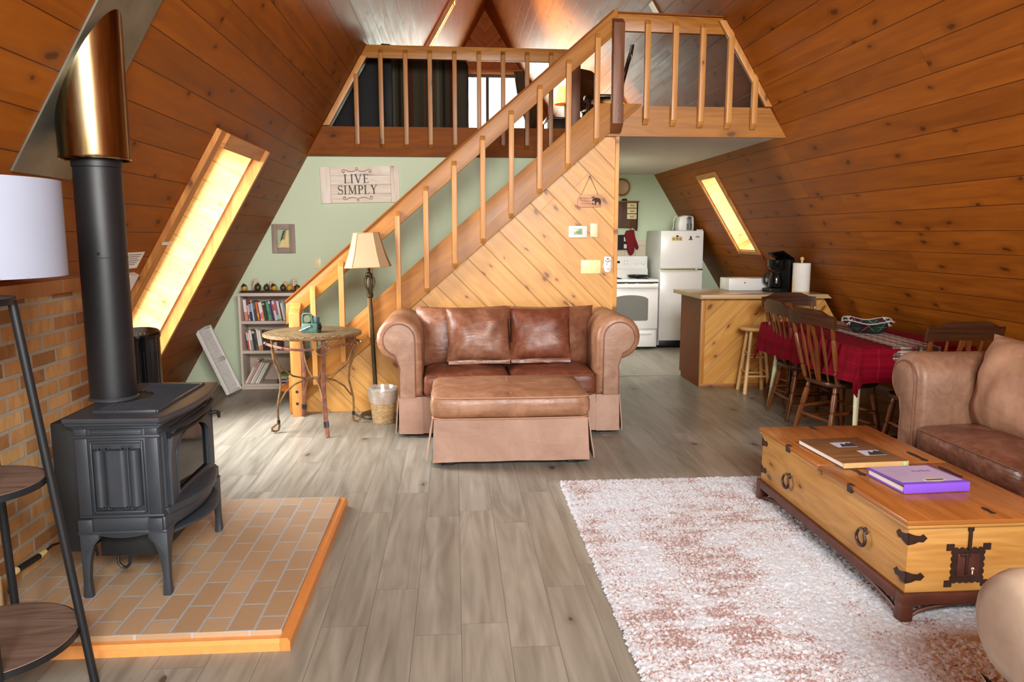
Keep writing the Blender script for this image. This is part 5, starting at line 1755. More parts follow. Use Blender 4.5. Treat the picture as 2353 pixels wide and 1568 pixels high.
# ------------------------------------------------------------------ pine trunk coffee table
KX0, KX1, KY0, KY1, KZ = 1.700, 2.335, 2.635, 4.065, .425
t = thing('trunk_table', 'honey pine trunk coffee table with dark iron straps and lock on the rug', 'coffee table', ((KX0+KX1)/2, (KY0+KY1)/2, .017))
bx = (KX0+.018, KX1-.018, KY0+.018, KY1-.018)
bm = new(); box(bm, bx[0], bx[1], bx[2], bx[3], .128, .395, .004); wobj('body', bm, M['trunk'], t, grain='y',
      uv=lambda c, n: (c.y, c.z*1.0+3) if abs(n.x) > .5 else ((c.x+7, c.z+1.3) if abs(n.y) > .5 else (c.y, c.x)))
bm = new()
ym = (KY0+KY1)/2
for a, b in ((KY0, ym-.0015), (ym+.0015, KY1)):
    bm2 = new(); box(bm2, KX0, KX1, a, b, .405, KZ, .006)
    ld_ = wobj('lid', bm2, M['trunk_lid'], t, grain='y')
    bm2 = new(); box(bm2, KX0+.004, KX1-.004, a+(.004 if a == KY0 else 0), b-(.004 if b == KY1 else 0), .392, .404, .003)
    obj('lid_moulding', bm2, M['trunk'], ld_, grain='y', xf=Matrix.Translation(-t.location))
bm.free()
# stand: rails, feet and curved iron stretchers
bm = new()
for a in ((KX0+.0, KX1, KY0+.0, KY0+.05), (KX0, KX1, KY1-.05, KY1), (KX0, KX0+.05, KY0+.05, KY1-.05), (KX1-.05, KX1, KY0+.05, KY1-.05)):
    box(bm, *a, .085, .129, .003)
wobj('stand_frame', bm, M['trunk_stand'], t, grain='y')
for x in (KX0, KX1-.048):
    for y in (KY0, KY1-.048):
        bm = new(); box(bm, x, x+.048, y, y+.048, .018, .087, .003); wobj('foot', bm, M['trunk_stand'], t, grain='z')
for x in (KX0+.024, KX1-.024):
    bm = new()
    tube(bm, [(x, KY0+.045+(KY1-KY0-.09)*i/20, .026+.056*math.sin(PI*i/20)**.55) for i in range(21)], .008, 6); wobj('stretcher', bm, M['trunk_stand'], t)
for y in (KY0+.024, KY1-.024):
    bm = new()
    tube(bm, [(KX0+.045+(KX1-KX0-.09)*i/16, y, .026+.056*math.sin(PI*i/16)**.55) for i in range(17)], .008, 6); wobj('stretcher', bm, M['trunk_stand'], t)
# corner straps wrap each vertical edge
def strap_poly(s, L):
    return [(0, .026), (s*L*.35, .016), (s*L*.62, .013), (s*L*.78, .02), (s*L, .004), (s*L*.80, -.012), (s*L*.55, -.010), (s*L*.3, -.018), (0, -.022)]
for z in (.345, .190):
    for xc, sx_ in ((bx[0], 1), (bx[1], -1)):
        for yc, sy_ in ((bx[2], 1), (bx[3], -1)):
            bm = new()
            prism(bm, [(xc+a, z+b) for a, b in strap_poly(sx_, .075)], yc, yc-sy_*.0035, 'xz')
            prism(bm, [(yc+a, z+b) for a, b in strap_poly(sy_, .075)], xc, xc-sx_*.0035, 'yz')
            wobj('corner_strap', bm, M['trunk_iron'], t, smooth=0)
for y in (3.685, 2.945):
    bm = new(); lathe(bm, [(.016, 0), (.014, .006), (.006, .010)], 14, 0, Matrix.Translation((bx[0], y, .262)) @ Matrix.Rotation(R(-90), 4, 'Y'))
    wobj('handle_boss', bm, M['trunk_iron'], t)
    bm = new()
    for dy in (-.022, .022):
        tube(bm, [(bx[0]-.003, y+dy, .268), (bx[0]-.02, y+dy, .262), (bx[0]-.022, y+dy*1.3, .25)], .0055, 6)
    tube(bm, [(bx[0]-.022, y+.034*math.sin(q), .232-.030*math.cos(q)) for q in [R(-140+i*14) for i in range(21)]], [.0055+.0025*math.sin(PI*i/20) for i in range(21)], 8)
    wobj('ring_handle', bm, M['trunk_iron'], t)
# lock plate on the near end
LXc = 1.963
bm = new()
pl_ = []
def edge(p, q, nb, amp):
    o_ = []
    for i in range(nb*4):
        f = i/(nb*4)
        a = amp*abs(math.sin(PI*f*nb))
        dx, dz = q[0]-p[0], q[1]-p[1]; L_ = math.hypot(dx, dz)
        o_.append((p[0]+dx*f+dz/L_*a, p[1]+dz*f-dx/L_*a))
    return o_
hw_, hh_ = .062, .066
c4 = [(-hw_, -hh_), (hw_, -hh_), (hw_, hh_), (-hw_, hh_)]
for i in range(4):
    pl_ += edge(c4[i], c4[(i+1) % 4], 5, .007)
prism(bm, [(LXc+a, .235+b) for a, b in pl_], bx[2], bx[2]-.004, 'xz')
for sx_ in (-1, 1):
    for sz_ in (-1, 1):
        cbox(bm, (LXc+sx_*.074, bx[2]-.002, .235+sz_*.074), (.030, .0042, .026), 0)
wobj('lock_plate', bm, M['trunk_iron'], t, smooth=0)
bm = new(); box(bm, LXc-.045, LXc+.045, bx[2]-.008, bx[2]-.004, .19, .283, .002); wobj('lock_case', bm, M['lock_red'], t)
bm = new(); box(bm, LXc-.014, LXc-.002, bx[2]-.014, bx[2]-.008, .200, .288, .002); box(bm, LXc-.035, LXc+.004, bx[2]-.013, bx[2]-.008, .272, .286, .003)
wobj('lock_bolt', bm, M['trunk_iron'], t)
bm = new(); cyl(bm, (LXc+.018, bx[2]-.0095, .222), (LXc+.018, bx[2]-.007, .222), .006); box(bm, LXc+.0155, LXc+.0205, bx[2]-.0095, bx[2]-.007, .200, .222); wobj('keyhole', bm, cm((206, 196, 176)), t)
bm = new(); box(bm, LXc-.006, LXc+.006, bx[2]-.012, bx[2]-.004, .30, .392, .002); box(bm, LXc-.010, LXc+.010, bx[2]-.013, bx[2]-.003, .375, .398, .002); wobj('hasp', bm, M['trunk_iron'], t)
# lid hinges and clasps lying on top
def topstrap(x, y, ang_, L, w):
    bm = new()
    poly = [(-L/2, .0), (-L*.4, w*.6), (-L*.2, w*.35), (L*.2, w*.5), (L*.4, w*.3), (L/2, 0), (L*.4, -w*.3), (L*.2, -w*.5), (-L*.2, -w*.35), (-L*.4, -w*.6)]
    prism(bm, poly, 0, .0025, 'xy')
    m = Matrix.Translation((x, y, KZ)) @ Matrix.Rotation(R(ang_), 4, 'Z')
    obj('lid_strap', bm, M['trunk_iron'], t, xf=Matrix.Translation(-t.location) @ m, smooth=0)
for x, y, a, L, w in ((1.825, 3.47, 90, .19, .028), (1.83, 3.26, 90, .17, .028), (2.245, 3.45, 90, .17, .028), (2.245, 3.20, 90, .17, .028), (1.99, 4.02, 90, .07, .02), (2.08, 2.72, 90, .075, .02)):
    topstrap(x, y, a, L, w)
for y in (3.68, 3.06):
    bm = new(); box(bm, KX0-.006, KX0+.014, y-.018, y+.018, .392, KZ+.004, .003); wobj('lid_clasp', bm, M['trunk_iron'], t)

# books on the trunk
t = thing('photo_album', 'brown photo album with two small snapshots on the cover lying on the trunk', 'album', (1.935, 3.50, KZ+.003), R(3))
aw, ad, ah = .325, .42, .024
M['album'] = wood('brown_album_cover', S(92,60,34), S(132,92,56), knots=0, rough=.45, grain=1.5)
bm = new(); box(bm, -aw/2, aw/2, -ad/2, ad/2, 0, .003); box(bm, -aw/2, aw/2, -ad/2, ad/2, ah-.003, ah, .001); obj('cover', bm, M['album'], t)
bm = new(); box(bm, -aw/2, aw/2, -ad/2-.003, -ad/2, 0, ah); obj('spine', bm, cm((196, 160, 108)), t)
bm = new(); box(bm, -aw/2+.003, aw/2-.003, -ad/2, ad/2-.004, .003, ah-.003); obj('pages', bm, M['paper'], t)
for px, py in ((.01, .085), (.065, -.065)):
    bm = new(); prism(bm, [(-.05, -.04), (.055, -.04), (.055, .04), (-.05, .04)], ah, ah+.001, 'xy'); s_ = obj('snapshot', bm, cm((190, 200, 226), .3), t, xf=Matrix.Translation((px, py, 0)), smooth=0)
    bm = new(); prism(bm, [(-.03, -.04), (.055, -.04), (.055, .015), (.03, .03), (.01, .0), (-.005, .022)], ah+.001, ah+.0016, 'xy'); obj('mountain', bm, cm((52, 56, 52), .3), s_, xf=Matrix.Translation((px, py, 0)), smooth=0)
bm = new(); cyl(bm, (aw/2-.02, -ad/2-.0045, ah/2), (aw/2-.02, -ad/2-.003, ah/2), .009); obj('spine_sticker', bm, cm((150, 220, 150)), t)
t = thing('ring_binder', 'purple ring binder with lilac cover sheet lying on the trunk', 'binder', (2.000, 3.068, KZ+.003), R(3))
bw, bd, bh = .30, .27, .040
bm = new(); box(bm, -bw/2, bw/2, -bd/2, bd/2, 0, .003); box(bm, -bw/2, bw/2, -bd/2-.003, -bd/2, 0, bh, .001)
add(bm, [(-bw/2, -bd/2, bh), (bw/2, -bd/2, bh), (bw/2, bd/2, .030), (-bw/2, bd/2, .030), (-bw/2, -bd/2, bh-.003), (bw/2, -bd/2, bh-.003), (bw/2, bd/2, .027), (-bw/2, bd/2, .027)], [(0,1,2,3), (7,6,5,4), (0,4,5,1), (1,5,6,2), (2,6,7,3), (3,7,4,0)])
obj('cover', bm, M['purple'], t)
tb = Matrix.Translation((0, 0, .0354)) @ Matrix.Rotation(-math.atan2(.010, bd), 4, 'X')
bm = new(); box(bm, -bw/2+.012, bw/2-.012, -bd/2+.03, bd/2-.008, 0, .0008); obj('cover_sheet', bm, M['lilac'], t, xf=tb)
bm = new(); cyl(bm, (.02, -.09, .0008), (.02, -.09, .0018), .052, None, 28, 0, Matrix.Diagonal((1, .45, 1, 1)) @ Matrix.Translation((0, -.11, 0))); st_ = obj('oval_sticker', bm, cm((206, 196, 170)), t, xf=tb)
bm = new(); box(bm, -.02, .06, -.098, -.084, .0018, .0024); obj('sticker_band', bm, cm((70, 66, 96)), st_, xf=tb)
bm = new()
for k in range(4): box(bm, .01+.022*k, .026+.022*k, .03, .058-.006*(k % 2), .0008, .0013)
for k in range(3): box(bm, -.10, -.02-.01*k, .05-.03*k, .054-.03*k, .0008, .0013)
obj('cover_print', bm, cm((140, 120, 164)), t, xf=tb)
bm = new(); box(bm, -bw/2+.008, bw/2-.02, -bd/2+.012, bd/2-.012, .004, .022); obj('papers', bm, M['paper'], t)

# ------------------------------------------------------------------ dining table and chairs
t = thing('dining_table', 'dining table on pale tapered metal legs under a crimson cloth', 'table', (3.09, 5.63, 0), R(1.5))
TL = dict(x0=-.40, x1=.40, y0=-.77, y1=.77)
bm = new(); box(bm, TL['x0'], TL['x1'], TL['y0'], TL['y1'], .715, .745, .008); obj('tabletop', bm, M['chairtop'], t, grain='y')
bm = new(); box(bm, -.34, .34, -.68, .68, .66, .716, .004); obj('apron', bm, M['chairtop'], t, grain='y')
for sx_ in (-1, 1):
    for sy_ in (-1, 1):
        bm = new(); turned(bm, (sx_*.30, .62 if sy_ > 0 else -.58, .716), (sx_*.34, .73 if sy_ > 0 else -.65, 0), [(0, .024), (.5, .020), (.97, .013), (1, .015)], 14)
        obj('leg', bm, cm((214, 214, 176), .3), t, grain='z')
def cloth(x0, x1, y0, y1, hx, hy, z, over, seed, nx=60, ny=90, th=.003):
    """cloth lying on the half-size hx,hy table at height z, hanging beyond its edges"""
    bm = new(); vs, fs = [], []
    for i in range(nx+1):
        for j in range(ny+1):
            x = x0+(x1-x0)*i/nx; y = y0+(y1-y0)*j/ny
            dx, dy = max(0, abs(x)-hx), max(0, abs(y)-hy)
            sx_, sy_ = math.copysign(1, x), math.copysign(1, y)
            drop = max(dx, dy)+.42*min(dx, dy)
            px, py = max(-hx, min(hx, x)), max(-hy, min(hy, y))
            if drop > 0:
                f = .5*(1+math.sin((x*1.0+y*1.3)*21+seed))
                out = .008 + drop*.10*(.4+f) + min(.0, 0)
                l_ = math.hypot(dx, dy) or 1
                k = min(dx, dy)/(max(dx, dy)+1e-6)
                px += sx_*(dx/l_)*(out+.10*min(dx, dy)); py += sy_*(dy/l_)*(out+.10*min(dx, dy))
                if k > .15:
                    px -= sx_*.05*k*drop*math.sin(k*9); py -= sy_*.02*k*drop
            zz = z - max(0, drop-.006) + .0015*noise.noise(Vector((x*8, y*8, seed)))
            vs.append((px, py, zz))
    for i in range(nx):
        for j in range(ny):
            a = i*(ny+1)+j
            fs.append((a, a+ny+1, a+ny+2, a+1))
    add(bm, vs, fs)
    return bm
bm = cloth(-.66, .66, -1.02, 1.02, .408, .778, .750, .25, 0.6)
o = obj('tablecloth', bm, M['redcloth'], loc=t.location, rot=t.rotation_euler, smooth=70, grain='y')
tag(o, 'crimson damask cloth hanging over the dining table', 'tablecloth')
bm = cloth(-.165, .165, -.89, .83, .408, .788, .7545, .2, 2.0, 16, 90)
o = obj('table_runner', bm, M['runner'], loc=t.location + Vector((.04, 0, 0)), rot=(0, 0, R(-3.0)), smooth=70, grain='y')
tag(o, 'brown and white plaid runner along the crimson cloth', 'runner')
# fabric bowl with tied corners
t = thing('fabric_bowl', 'green and burgundy plaid fabric bowl with tied corners on the runner', 'bowl', (3.165, 5.60, .7585), R(20))
bm = new(); vs, fs = [], []
NB = 48
prof = [(.0, .004), (.10, .004), (.125, .03), (.165, .085), (.168, .086), (.120, .034), (.09, .010), (0, .010)]
for i in range(NB):
    a = 2*PI*i/NB
    sq = 1+.20*abs(math.cos(2*a))**3
    for r, z in prof:
        vs.append((r*sq*math.cos(a), r*sq*math.sin(a), z*(1+.15*math.cos(4*a)*(z > .05))))
m_ = len(prof)
for i in range(NB):
    for j in range(m_-1):
        fs.append((i*m_+j, ((i+1) % NB)*m_+j, ((i+1) % NB)*m_+j+1, i*m_+j+1))
add(bm, vs, fs); obj('bowl', bm, M['bowlplaid'], t, smooth=60)
for k in range(4):
    a = k*PI/2
    bm = new()
    c_ = Vector((.178*math.cos(a), .178*math.sin(a), .094))
    for s in (-1, 1):
        tube(bm, [c_, c_+Vector((.018*math.cos(a+s*1.3), .018*math.sin(a+s*1.3), .012)), c_+Vector((.026*math.cos(a+s*.9), .026*math.sin(a+s*.9), .004)), c_+Vector((.01, 0, -.004))], .0035, 6)
        tube(bm, [c_, c_+Vector((.03*math.cos(a+s*.4), .03*math.sin(a+s*.4), -.03))], .003, 6)
    ell(bm, c_, (.008, .008, .007), 10, 6)
    obj('bow', bm, cm((186, 174, 168), .9), t)
bm = new()
tube(bm, [((.175+.008*(i % 2))*(1+.18*abs(math.cos(2*(2*PI*i/64)))**3)*math.cos(2*PI*i/64), (.175+.008*(i % 2))*(1+.18*abs(math.cos(2*(2*PI*i/64)))**3)*math.sin(2*PI*i/64), .088+.012*math.cos(8*PI*i/64)) for i in range(64)], .0042, 6, closed=True)
obj('lace_edge', bm, cm((176, 164, 160), .9), t)

def seat_bm(w, d, z):
    bm = new(); n = 28; vs, fs = [], []
    def ol(s, dz):
        o_ = []
        for i in range(n):
            a = 2*PI*i/n
            x = w/2*math.copysign(abs(math.cos(a))**.55, math.cos(a)); y = d/2*math.copysign(abs(math.sin(a))**.6, math.sin(a))
            if y < 0: x *= .93
            o_.append((x*s, y*s, z+dz))
        return o_
    L_ = [ol(.90, -.036), ol(.99, -.026), ol(1, -.010), ol(.985, .0), ol(.9, -.004), ol(.5, -.012), ol(.08, -.010)]
    for l in L_: vs += l
    for k in range(len(L_)-1):
        for i in range(n):
            fs.append((k*n+i, k*n+(i+1) % n, (k+1)*n+(i+1) % n, (k+1)*n+i))
    fs.append(list(range(n))[::-1]); fs.append([(len(L_)-1)*n+i for i in range(n)])
    add(bm, vs, fs); return bm
LEGP = [(0, .012), (.05, .018), (.12, .019), (.13, .014), (.145, .014), (.155, .021), (.30, .022), (.44, .019), (.455, .014), (.47, .014), (.48, .019), (.75, .021), (.93, .014), (.97, .015), (1, .013)]
POSTP = [(0, .013), (.06, .017), (.20, .018), (.215, .013), (.23, .013), (.245, .018), (.5, .019), (.72, .017), (.735, .013), (.75, .013), (.765, .017), (.92, .013), (1, .010)]
def make_chair(name, label, loc, rotz, group, m1, m2, h=.97, cat='chair'):
    t = thing(name, label, cat, loc, rotz, group)
    obj('seat', seat_bm(.45, .43, .445), m2, t, grain='y', smooth=50)
    ends = {}
    for s in (-1, 1):
        for f, (a, b) in (('f', ((s*.155, .145, .425), (s*.205, .205, 0))), ('r', ((s*.145, -.15, .425), (s*.20, -.235, 0)))):
            bm = new(); turned(bm, a, b, LEGP, 12); obj('leg', bm, m1, t, grain='z'); ends[(s, f)] = (Vector(a), Vector(b))
    P = lambda s, f, q: ends[(s, f)][0].lerp(ends[(s, f)][1], q)
    for s in (-1, 1):
        for q in (.45, .68):
            bm = new(); turned(bm, P(s, 'f', q), P(s, 'r', q+.03), [(0, .008), (.3, .011), (.5, .013), (.7, .011), (1, .008)], 8); obj('stretcher', bm, m1, t, grain='y')
    for f, q in (('f', .5), ('f', .72), ('r', .6)):
        bm = new(); turned(bm, P(-1, f, q), P(1, f, q), [(0, .008), (.3, .012), (.5, .014), (.7, .012), (1, .008)], 8); obj('stretcher', bm, m1, t)
    zt = h-.115
    yb = lambda x: -.272 - .018*(1-(x/.24)**2)
    for s in (-1, 1):
        bm = new(); turned(bm, (s*.180, -.165, .435), (s*.222, yb(.222), zt+.03), POSTP, 12); obj('back_post', bm, m1, t, grain='z')
        for q in (.115,):
            bm = new()
            a, b = Vector((s*.100, -.18, .437)), Vector((s*.118, yb(.118), zt+.025))
            pts = [a.lerp(b, i/10) for i in range(11)]
            tube(bm, pts, [.008, .009, .011, .014, .017, .019, .020, .017, .012, .009, .008], 8, flat=(1, .45)); obj('spindle', bm, m1, t, grain='z')
    # pierced centre splat
    bm = new()
    a, b = Vector((0, -.185, .437)), Vector((0, yb(0), zt+.02))
    L_ = (b-a).length
    for s in (-1, 1):
        out = [(.018, 0), (.024, .12), (.036, .30), (.046, .52), (.050, .68), (.040, .84), (.034, 1.0)]
        inn_ = [(.002, 1.0), (.004, .88), (.020, .78), (.026, .66), (.022, .56), (.004, .46), (.002, .30), (.002, 0)]
        prism(bm, [(s*x, q*L_) for x, q in out+inn_], -.007, .007, 'xz')
    mm, _ = frame_to(a, b)
    d = (b-a).normalized()
    xf = Matrix(((1, 0, 0, a.x), (0, d.z, d.y, a.y), (0, -d.y, d.z, a.z), (0, 0, 0, 1)))
    obj('centre_splat', bm, m1, t, grain='z', xf=xf)
    bm = new(); vs, fs = [], []
    n = 24
    for i in range(n+1):
        x = -.255+.51*i/n
        u = abs(x)/.255
        top = h - (.0 if u < .45 else .028*(1-math.cos(PI*min(1, (u-.45)/.4)))/2) - .010*u*u
        bot = zt + .006*math.cos(PI*u*1.0) - .004
        y = yb(x)+.018 if False else -.262-.03*(1-u*u)
        th = .011
        lean = .02
        vs += [(x, y-th, bot), (x, y+th, bot), (x, y+th-lean, top), (x, y-th-lean, top)]
    for i in range(n):
        for k in range(4):
            fs.append((i*4+k, i*4+(k+1) % 4, i*4+4+(k+1) % 4, i*4+4+k))
    fs += [(0, 1, 2, 3), (n*4+3, n*4+2, n*4+1, n*4)]
    add(bm, vs, fs); obj('crest_rail', bm, m2, t, smooth=50)
    return t
ch = make_chair('dining_chair', 'nearest dark dining chair on the left side of the crimson table', (2.835, 5.335, 0), R(-79), 'dining chairs round the crimson table', M['chairwood'], M['chairtop'], .975)
dup(ch, (2.905, 6.02, 0), R(-91), 'dark dining chair between the bar stool and the nearest dining chair')
dup(ch, (3.125, 4.70, 0), R(2), 'dark dining chair with its back behind the right sofa arm')
dup(ch, (3.055, 6.47, 0), R(181), 'dark dining chair at the far end of the table in front of the coffee maker')
# ------------------------------------------------------------------ breakfast bar and stool
t = thing('breakfast_bar', 'breakfast bar cabinet boarded in diagonal pine with a dark end panel', 'cabinet', (2.40, 7.24, 0))
bm = new(); prism(bm, [(2.41, .0), (XR(0)-.06, 0), (XR(.885)-.06, .885), (2.41, .885)], 7.262, 7.90, 'xz'); wobj('carcass', bm, M['pine_dark'], t, grain='z', smooth=0)
bm = new(); prism(bm, [(2.44, .03), (XR(.03)-.07, .03), (XR(.885)-.07, .885), (2.44, .885)], 7.245, 7.262, 'xz')
wobj('front_boarding', bm, M['pine'], t, uv=lambda c, n: ((c.x+c.z)*r2+11.3, (c.z-c.x)*r2+.03), smooth=0)
bm = new(); box(bm, 2.398, 2.41, 7.262, 7.915, .06, .885); wobj('end_panel', bm, M['pine_dark'], t, uv=lambda c, n: ((c.y-c.z)*r2, (c.y+c.z)*r2), smooth=0)
bm = new(); box(bm, 2.396, 2.44, 7.238, 7.264, 0, .885, .002); wobj('corner_post', bm, M['fir_light'], t, grain='z')
bm = new(); box(bm, 2.40, 4.05, 7.235, 7.247, 0, .035, .002); wobj('base_strip', bm, M['fir'], t)
bm = new(); box(bm, 2.40, 2.41, 7.262, 7.80, 0, .06); wobj('base_strip', bm, M['pine_dark'], t, grain='y')
t = thing('counter_top', 'laminate counter top with pale wood edge on the breakfast bar', 'counter', (2.40, 7.16, .886))
bm = new(); prism(bm, [(2.375, 7.165), (XR(.925)-.045, 7.165), (XR(.925)-.045, 7.99), (2.345, 7.99)], .888, .925, 'xy', bev=.003); wobj('slab', bm, M['counter'], t)
bm = new(); prism(bm, [(2.37, .886), (XR(.886)-.03, .886), (XR(.926)-.05, .926), (2.37, .926)], 7.15, 7.165, 'xz', bev=.002); wobj('front_edge', bm, M['counter_edge'], t)
bm = new(); prism(bm, [(2.355, 7.15), (2.372, 7.15), (2.345, 7.99), (2.33, 7.99)], .886, .926, 'xy', bev=.002); wobj('end_edge', bm, M['counter_edge'], t, grain='y')

t = thing('bar_stool', 'blond wood bar stool tucked against the breakfast bar', 'stool', (2.855, 7.00, 0))
bm = new(); lathe(bm, [(.03, .600), (.140, .600), (.152, .612), (.152, .622), (.142, .634), (.06, .630), (0, .628)], 32); obj('seat', bm, M['stoolwood'], t)
sl = [(.11, .135, 0, .604), (.11, .17, 0, 0)]
LE = {}
for k in range(4):
    a = R(40+90*k)
    p0, p1 = Vector((.085*math.cos(a), .085*math.sin(a), .604)), Vector((.165*math.cos(a), .165*math.sin(a), 0))
    m_, L_ = frame_to(p0, p1)
    bm = new(); tube(bm, [p0, p1], [.017, .019], 8); obj('leg', bm, M['stoolwood'], t, grain='z'); LE[k] = (p0, p1)
for k in range(4):
    for q in ((.42, .72) if k % 2 == 0 else (.36, .66)):
        bm = new(); tube(bm, [LE[k][0].lerp(LE[k][1], q), LE[(k+1) % 4][0].lerp(LE[(k+1) % 4][1], q)], .009, 8); obj('rung', bm, M['stoolwood'], t)

t = thing('bread_box', 'white box appliance on the breakfast bar counter', 'box', (2.83, 7.69, .9265))
bm = new(); box(bm, 0, .44, 0, .28, 0, .125, .006); obj('case', bm, M['white_gloss'], t)
bm = new(); box(bm, .01, .43, -.004, .001, .012, .113, .002); obj('front_panel', bm, M['white_plastic'], t)
bm = new(); cyl(bm, (.165, -.009, .082), (.165, -.003, .082), .007); obj('knob', bm, M['ink'], t)
t = thing('coffee_maker', 'black drip coffee maker with glass carafe on the breakfast bar', 'coffee maker', (3.275, 7.52, .9265), R(-58))
bm = new(); box(bm, -.105, .105, -.12, .14, 0, .04, .012); box(bm, -.10, .10, .05, .14, .03, .33, .02); obj('body', bm, M['black_satin'], t)
bm = new(); lathe(bm, [(.02, .215), (.075, .225), (.09, .25), (.092, .315), (.085, .325)], 28, 0, Matrix.Translation((0, -.03, 0))); obj('filter_basket', bm, M['black_gloss'], t)
bm = new(); box(bm, -.09, .09, -.13, .10, 0, .018, .008); obj('lid', bm, M['black_gloss'], t, xf=Matrix.Translation((0, .05, .345)) @ Matrix.Rotation(R(-22), 4, 'X') @ Matrix.Rotation(R(-8), 4, 'Y'))
bm = new(); lathe(bm, [(.06, .045), (.072, .055), (.076, .11), (.066, .165), (.058, .185), (.062, .195)], 28, 0, Matrix.Translation((0, -.035, 0))); ca_ = obj('carafe', bm, M['glass_dark'], t)
bm = new(); tube(bm, [(-.062, -.04, .18), (-.12, -.045, .185), (-.135, -.045, .15), (-.125, -.045, .09), (-.075, -.04, .075)], .011, 8); obj('carafe_handle', bm, M['black_satin'], ca_)
bm = new(); lathe(bm, [(.061, .192), (.063, .202), (.02, .208)], 28, 0, Matrix.Translation((0, -.035, 0))); obj('carafe_lid', bm, M['black_satin'], ca_)
bm = new(); cyl(bm, (0, -.122, .02), (0, -.118, .02), .008); obj('switch', bm, M['steel'], t)
t = thing('paper_towel_holder', 'white paper towel roll on a wooden peg holder on the breakfast bar', 'paper towel', (3.396, 7.26, .9265))
bm = new(); lathe(bm, [(.085, 0), (.085, .014), (.078, .02)], 32); cyl(bm, (0, 0, .02), (0, 0, .325), .010); obj('holder', bm, M['stoolwood'], t)
bm = new(); lathe(bm, [(.018, .022), (.082, .022), (.083, .026), (.083, .296), (.082, .30), (.018, .30)], 40, cap=False); ro = obj('roll', bm, M['paper'], t)
bm = new(); lathe(bm, [(.008, .318), (.014, .325), (.020, .34), (.018, .352), (.008, .360), (0, .361)], 20); obj('knob', bm, M['stoolwood'], t)
bm = new(); box(bm, -.092, -.082, -.02, -.005, .0, .13, .002); obj('side_stop', bm, M['stoolwood'], t)

# ------------------------------------------------------------------ fridge, cooker, wall things
t = thing('refrigerator', 'white top freezer refrigerator beside the cooker', 'fridge', (2.70, 9.87, 0))
FX0, FX1 = 2.690, 3.262
bm = new(); box(bm, FX0, FX1, 9.93, 10.58, .03, 1.555, .006); wobj('cabinet', bm, cm((206, 206, 208), .35), t)
bm = new(); box(bm, FX0, FX1, 9.86, 9.925, 1.055, 1.555, .012); dd = wobj('freezer_door', bm, M['white_gloss'], t)
bm = new(); box(bm, FX0, FX1, 9.86, 9.925, .10, 1.040, .012); d2 = wobj('fridge_door', bm, M['white_gloss'], t)
bm = new(); box(bm, FX0+.01, FX1-.06, 9.845, 9.862, 1.057, 1.072, .004); obj('door_edge_trim', bm, cm((196, 202, 176), .4), dd, xf=Matrix.Translation(-t.location))
bm = new(); box(bm, FX0+.01, FX1-.06, 9.845, 9.862, 1.022, 1.038, .004); obj('door_edge_trim', bm, cm((226, 218, 196), .4), d2, xf=Matrix.Translation(-t.location))
bm = new(); box(bm, FX1-.10, FX1-.005, 9.852, 9.90, 1.040, 1.056, .003); wobj('hinge', bm, M['steel'], t)
bm = new(); box(bm, FX1-.085, FX1-.01, 9.87, 9.93, 1.556, 1.570, .003); wobj('top_hinge_cover', bm, M['white_plastic'], t)
bm = new(); box(bm, FX0+.03, FX1-.03, 9.90, 9.94, .02, .095, .003); wobj('kick_grille', bm, M['black_satin'], t)
bm = new(); lathe(bm, [(.030, 0), (.028, .003)], 24, 0, Matrix.Translation((FX1-.083, 9.86, 1.475)) @ Matrix.Rotation(R(90), 4, 'X') @ Matrix.Diagonal((1, .36, 1, 1))); wobj('badge', bm, cm((150, 136, 110), .3), t)
for nm, x, lb, col_ in (('clip_magnet', 2.905, 'magnet clip holding a tan paper strip on the freezer door', (214, 198, 140)), ('note_magnet', 3.085, 'little dark magnet with a brown base on the freezer door', (120, 76, 50))):
    t_ = thing(nm, lb, 'magnet', (x, 9.859, 1.455))
    bm = new()
    if nm == 'clip_magnet': box(bm, -.072, .068, -.003, .0, -.032, .024, .001)
    else: box(bm, -.026, .026, -.012, .0, -.020, -.008, .003)
    obj('note' if nm == 'clip_magnet' else 'base', bm, cm(col_), t_)
    bm = new(); box(bm, -.014, .014, -.014, .0, .018, .040, .003) if nm == 'clip_magnet' else box(bm, -.012, .012, -.014, .0, -.008, .028, .005)
    obj('clip', bm, M['black_satin'], t_)
    if nm == 'clip_magnet':
        bm = new()
        for dx in (-.045, 0, .042): box(bm, dx-.014, dx+.014, -.0036, -.003, -.018, .006)
        obj('printed_marks', bm, cm((150, 120, 76)), t_)
t = thing('countertop_machine', 'white countertop drink machine standing on top of the refrigerator', 'appliance', (3.055, 10.05, 1.556))
bm = new(); prism(bm, [(-.10, 0), (.10, 0), (.105, .06), (.10, .17), (.085, .19), (-.03, .20), (-.085, .18), (-.105, .09)], -.09, .09, 'xz', bev=.015); obj('case', bm, M['white_plastic'], t, smooth=50)
bm = new(); box(bm, .0, .07, -.096, -.088, .01, .17, .004); obj('front_recess', bm, cm((120, 122, 126), .3), t)
bm = new(); lathe(bm, [(.03, .012), (.034, .09)], 20, 0, Matrix.Translation((.035, -.11, 0))); obj('cup', bm, cm((96, 96, 98), .3), t)
bm = new(); box(bm, .012, .06, -.11, -.09, .15, .185, .006); obj('spout', bm, M['ink'], t)
bm = new(); tube(bm, [(-.10, .03, .19), (-.135, .03, .15), (-.14, .03, .05), (-.15, .03, .01)], .005, 6); obj('cord', bm, M['white_plastic'], t)

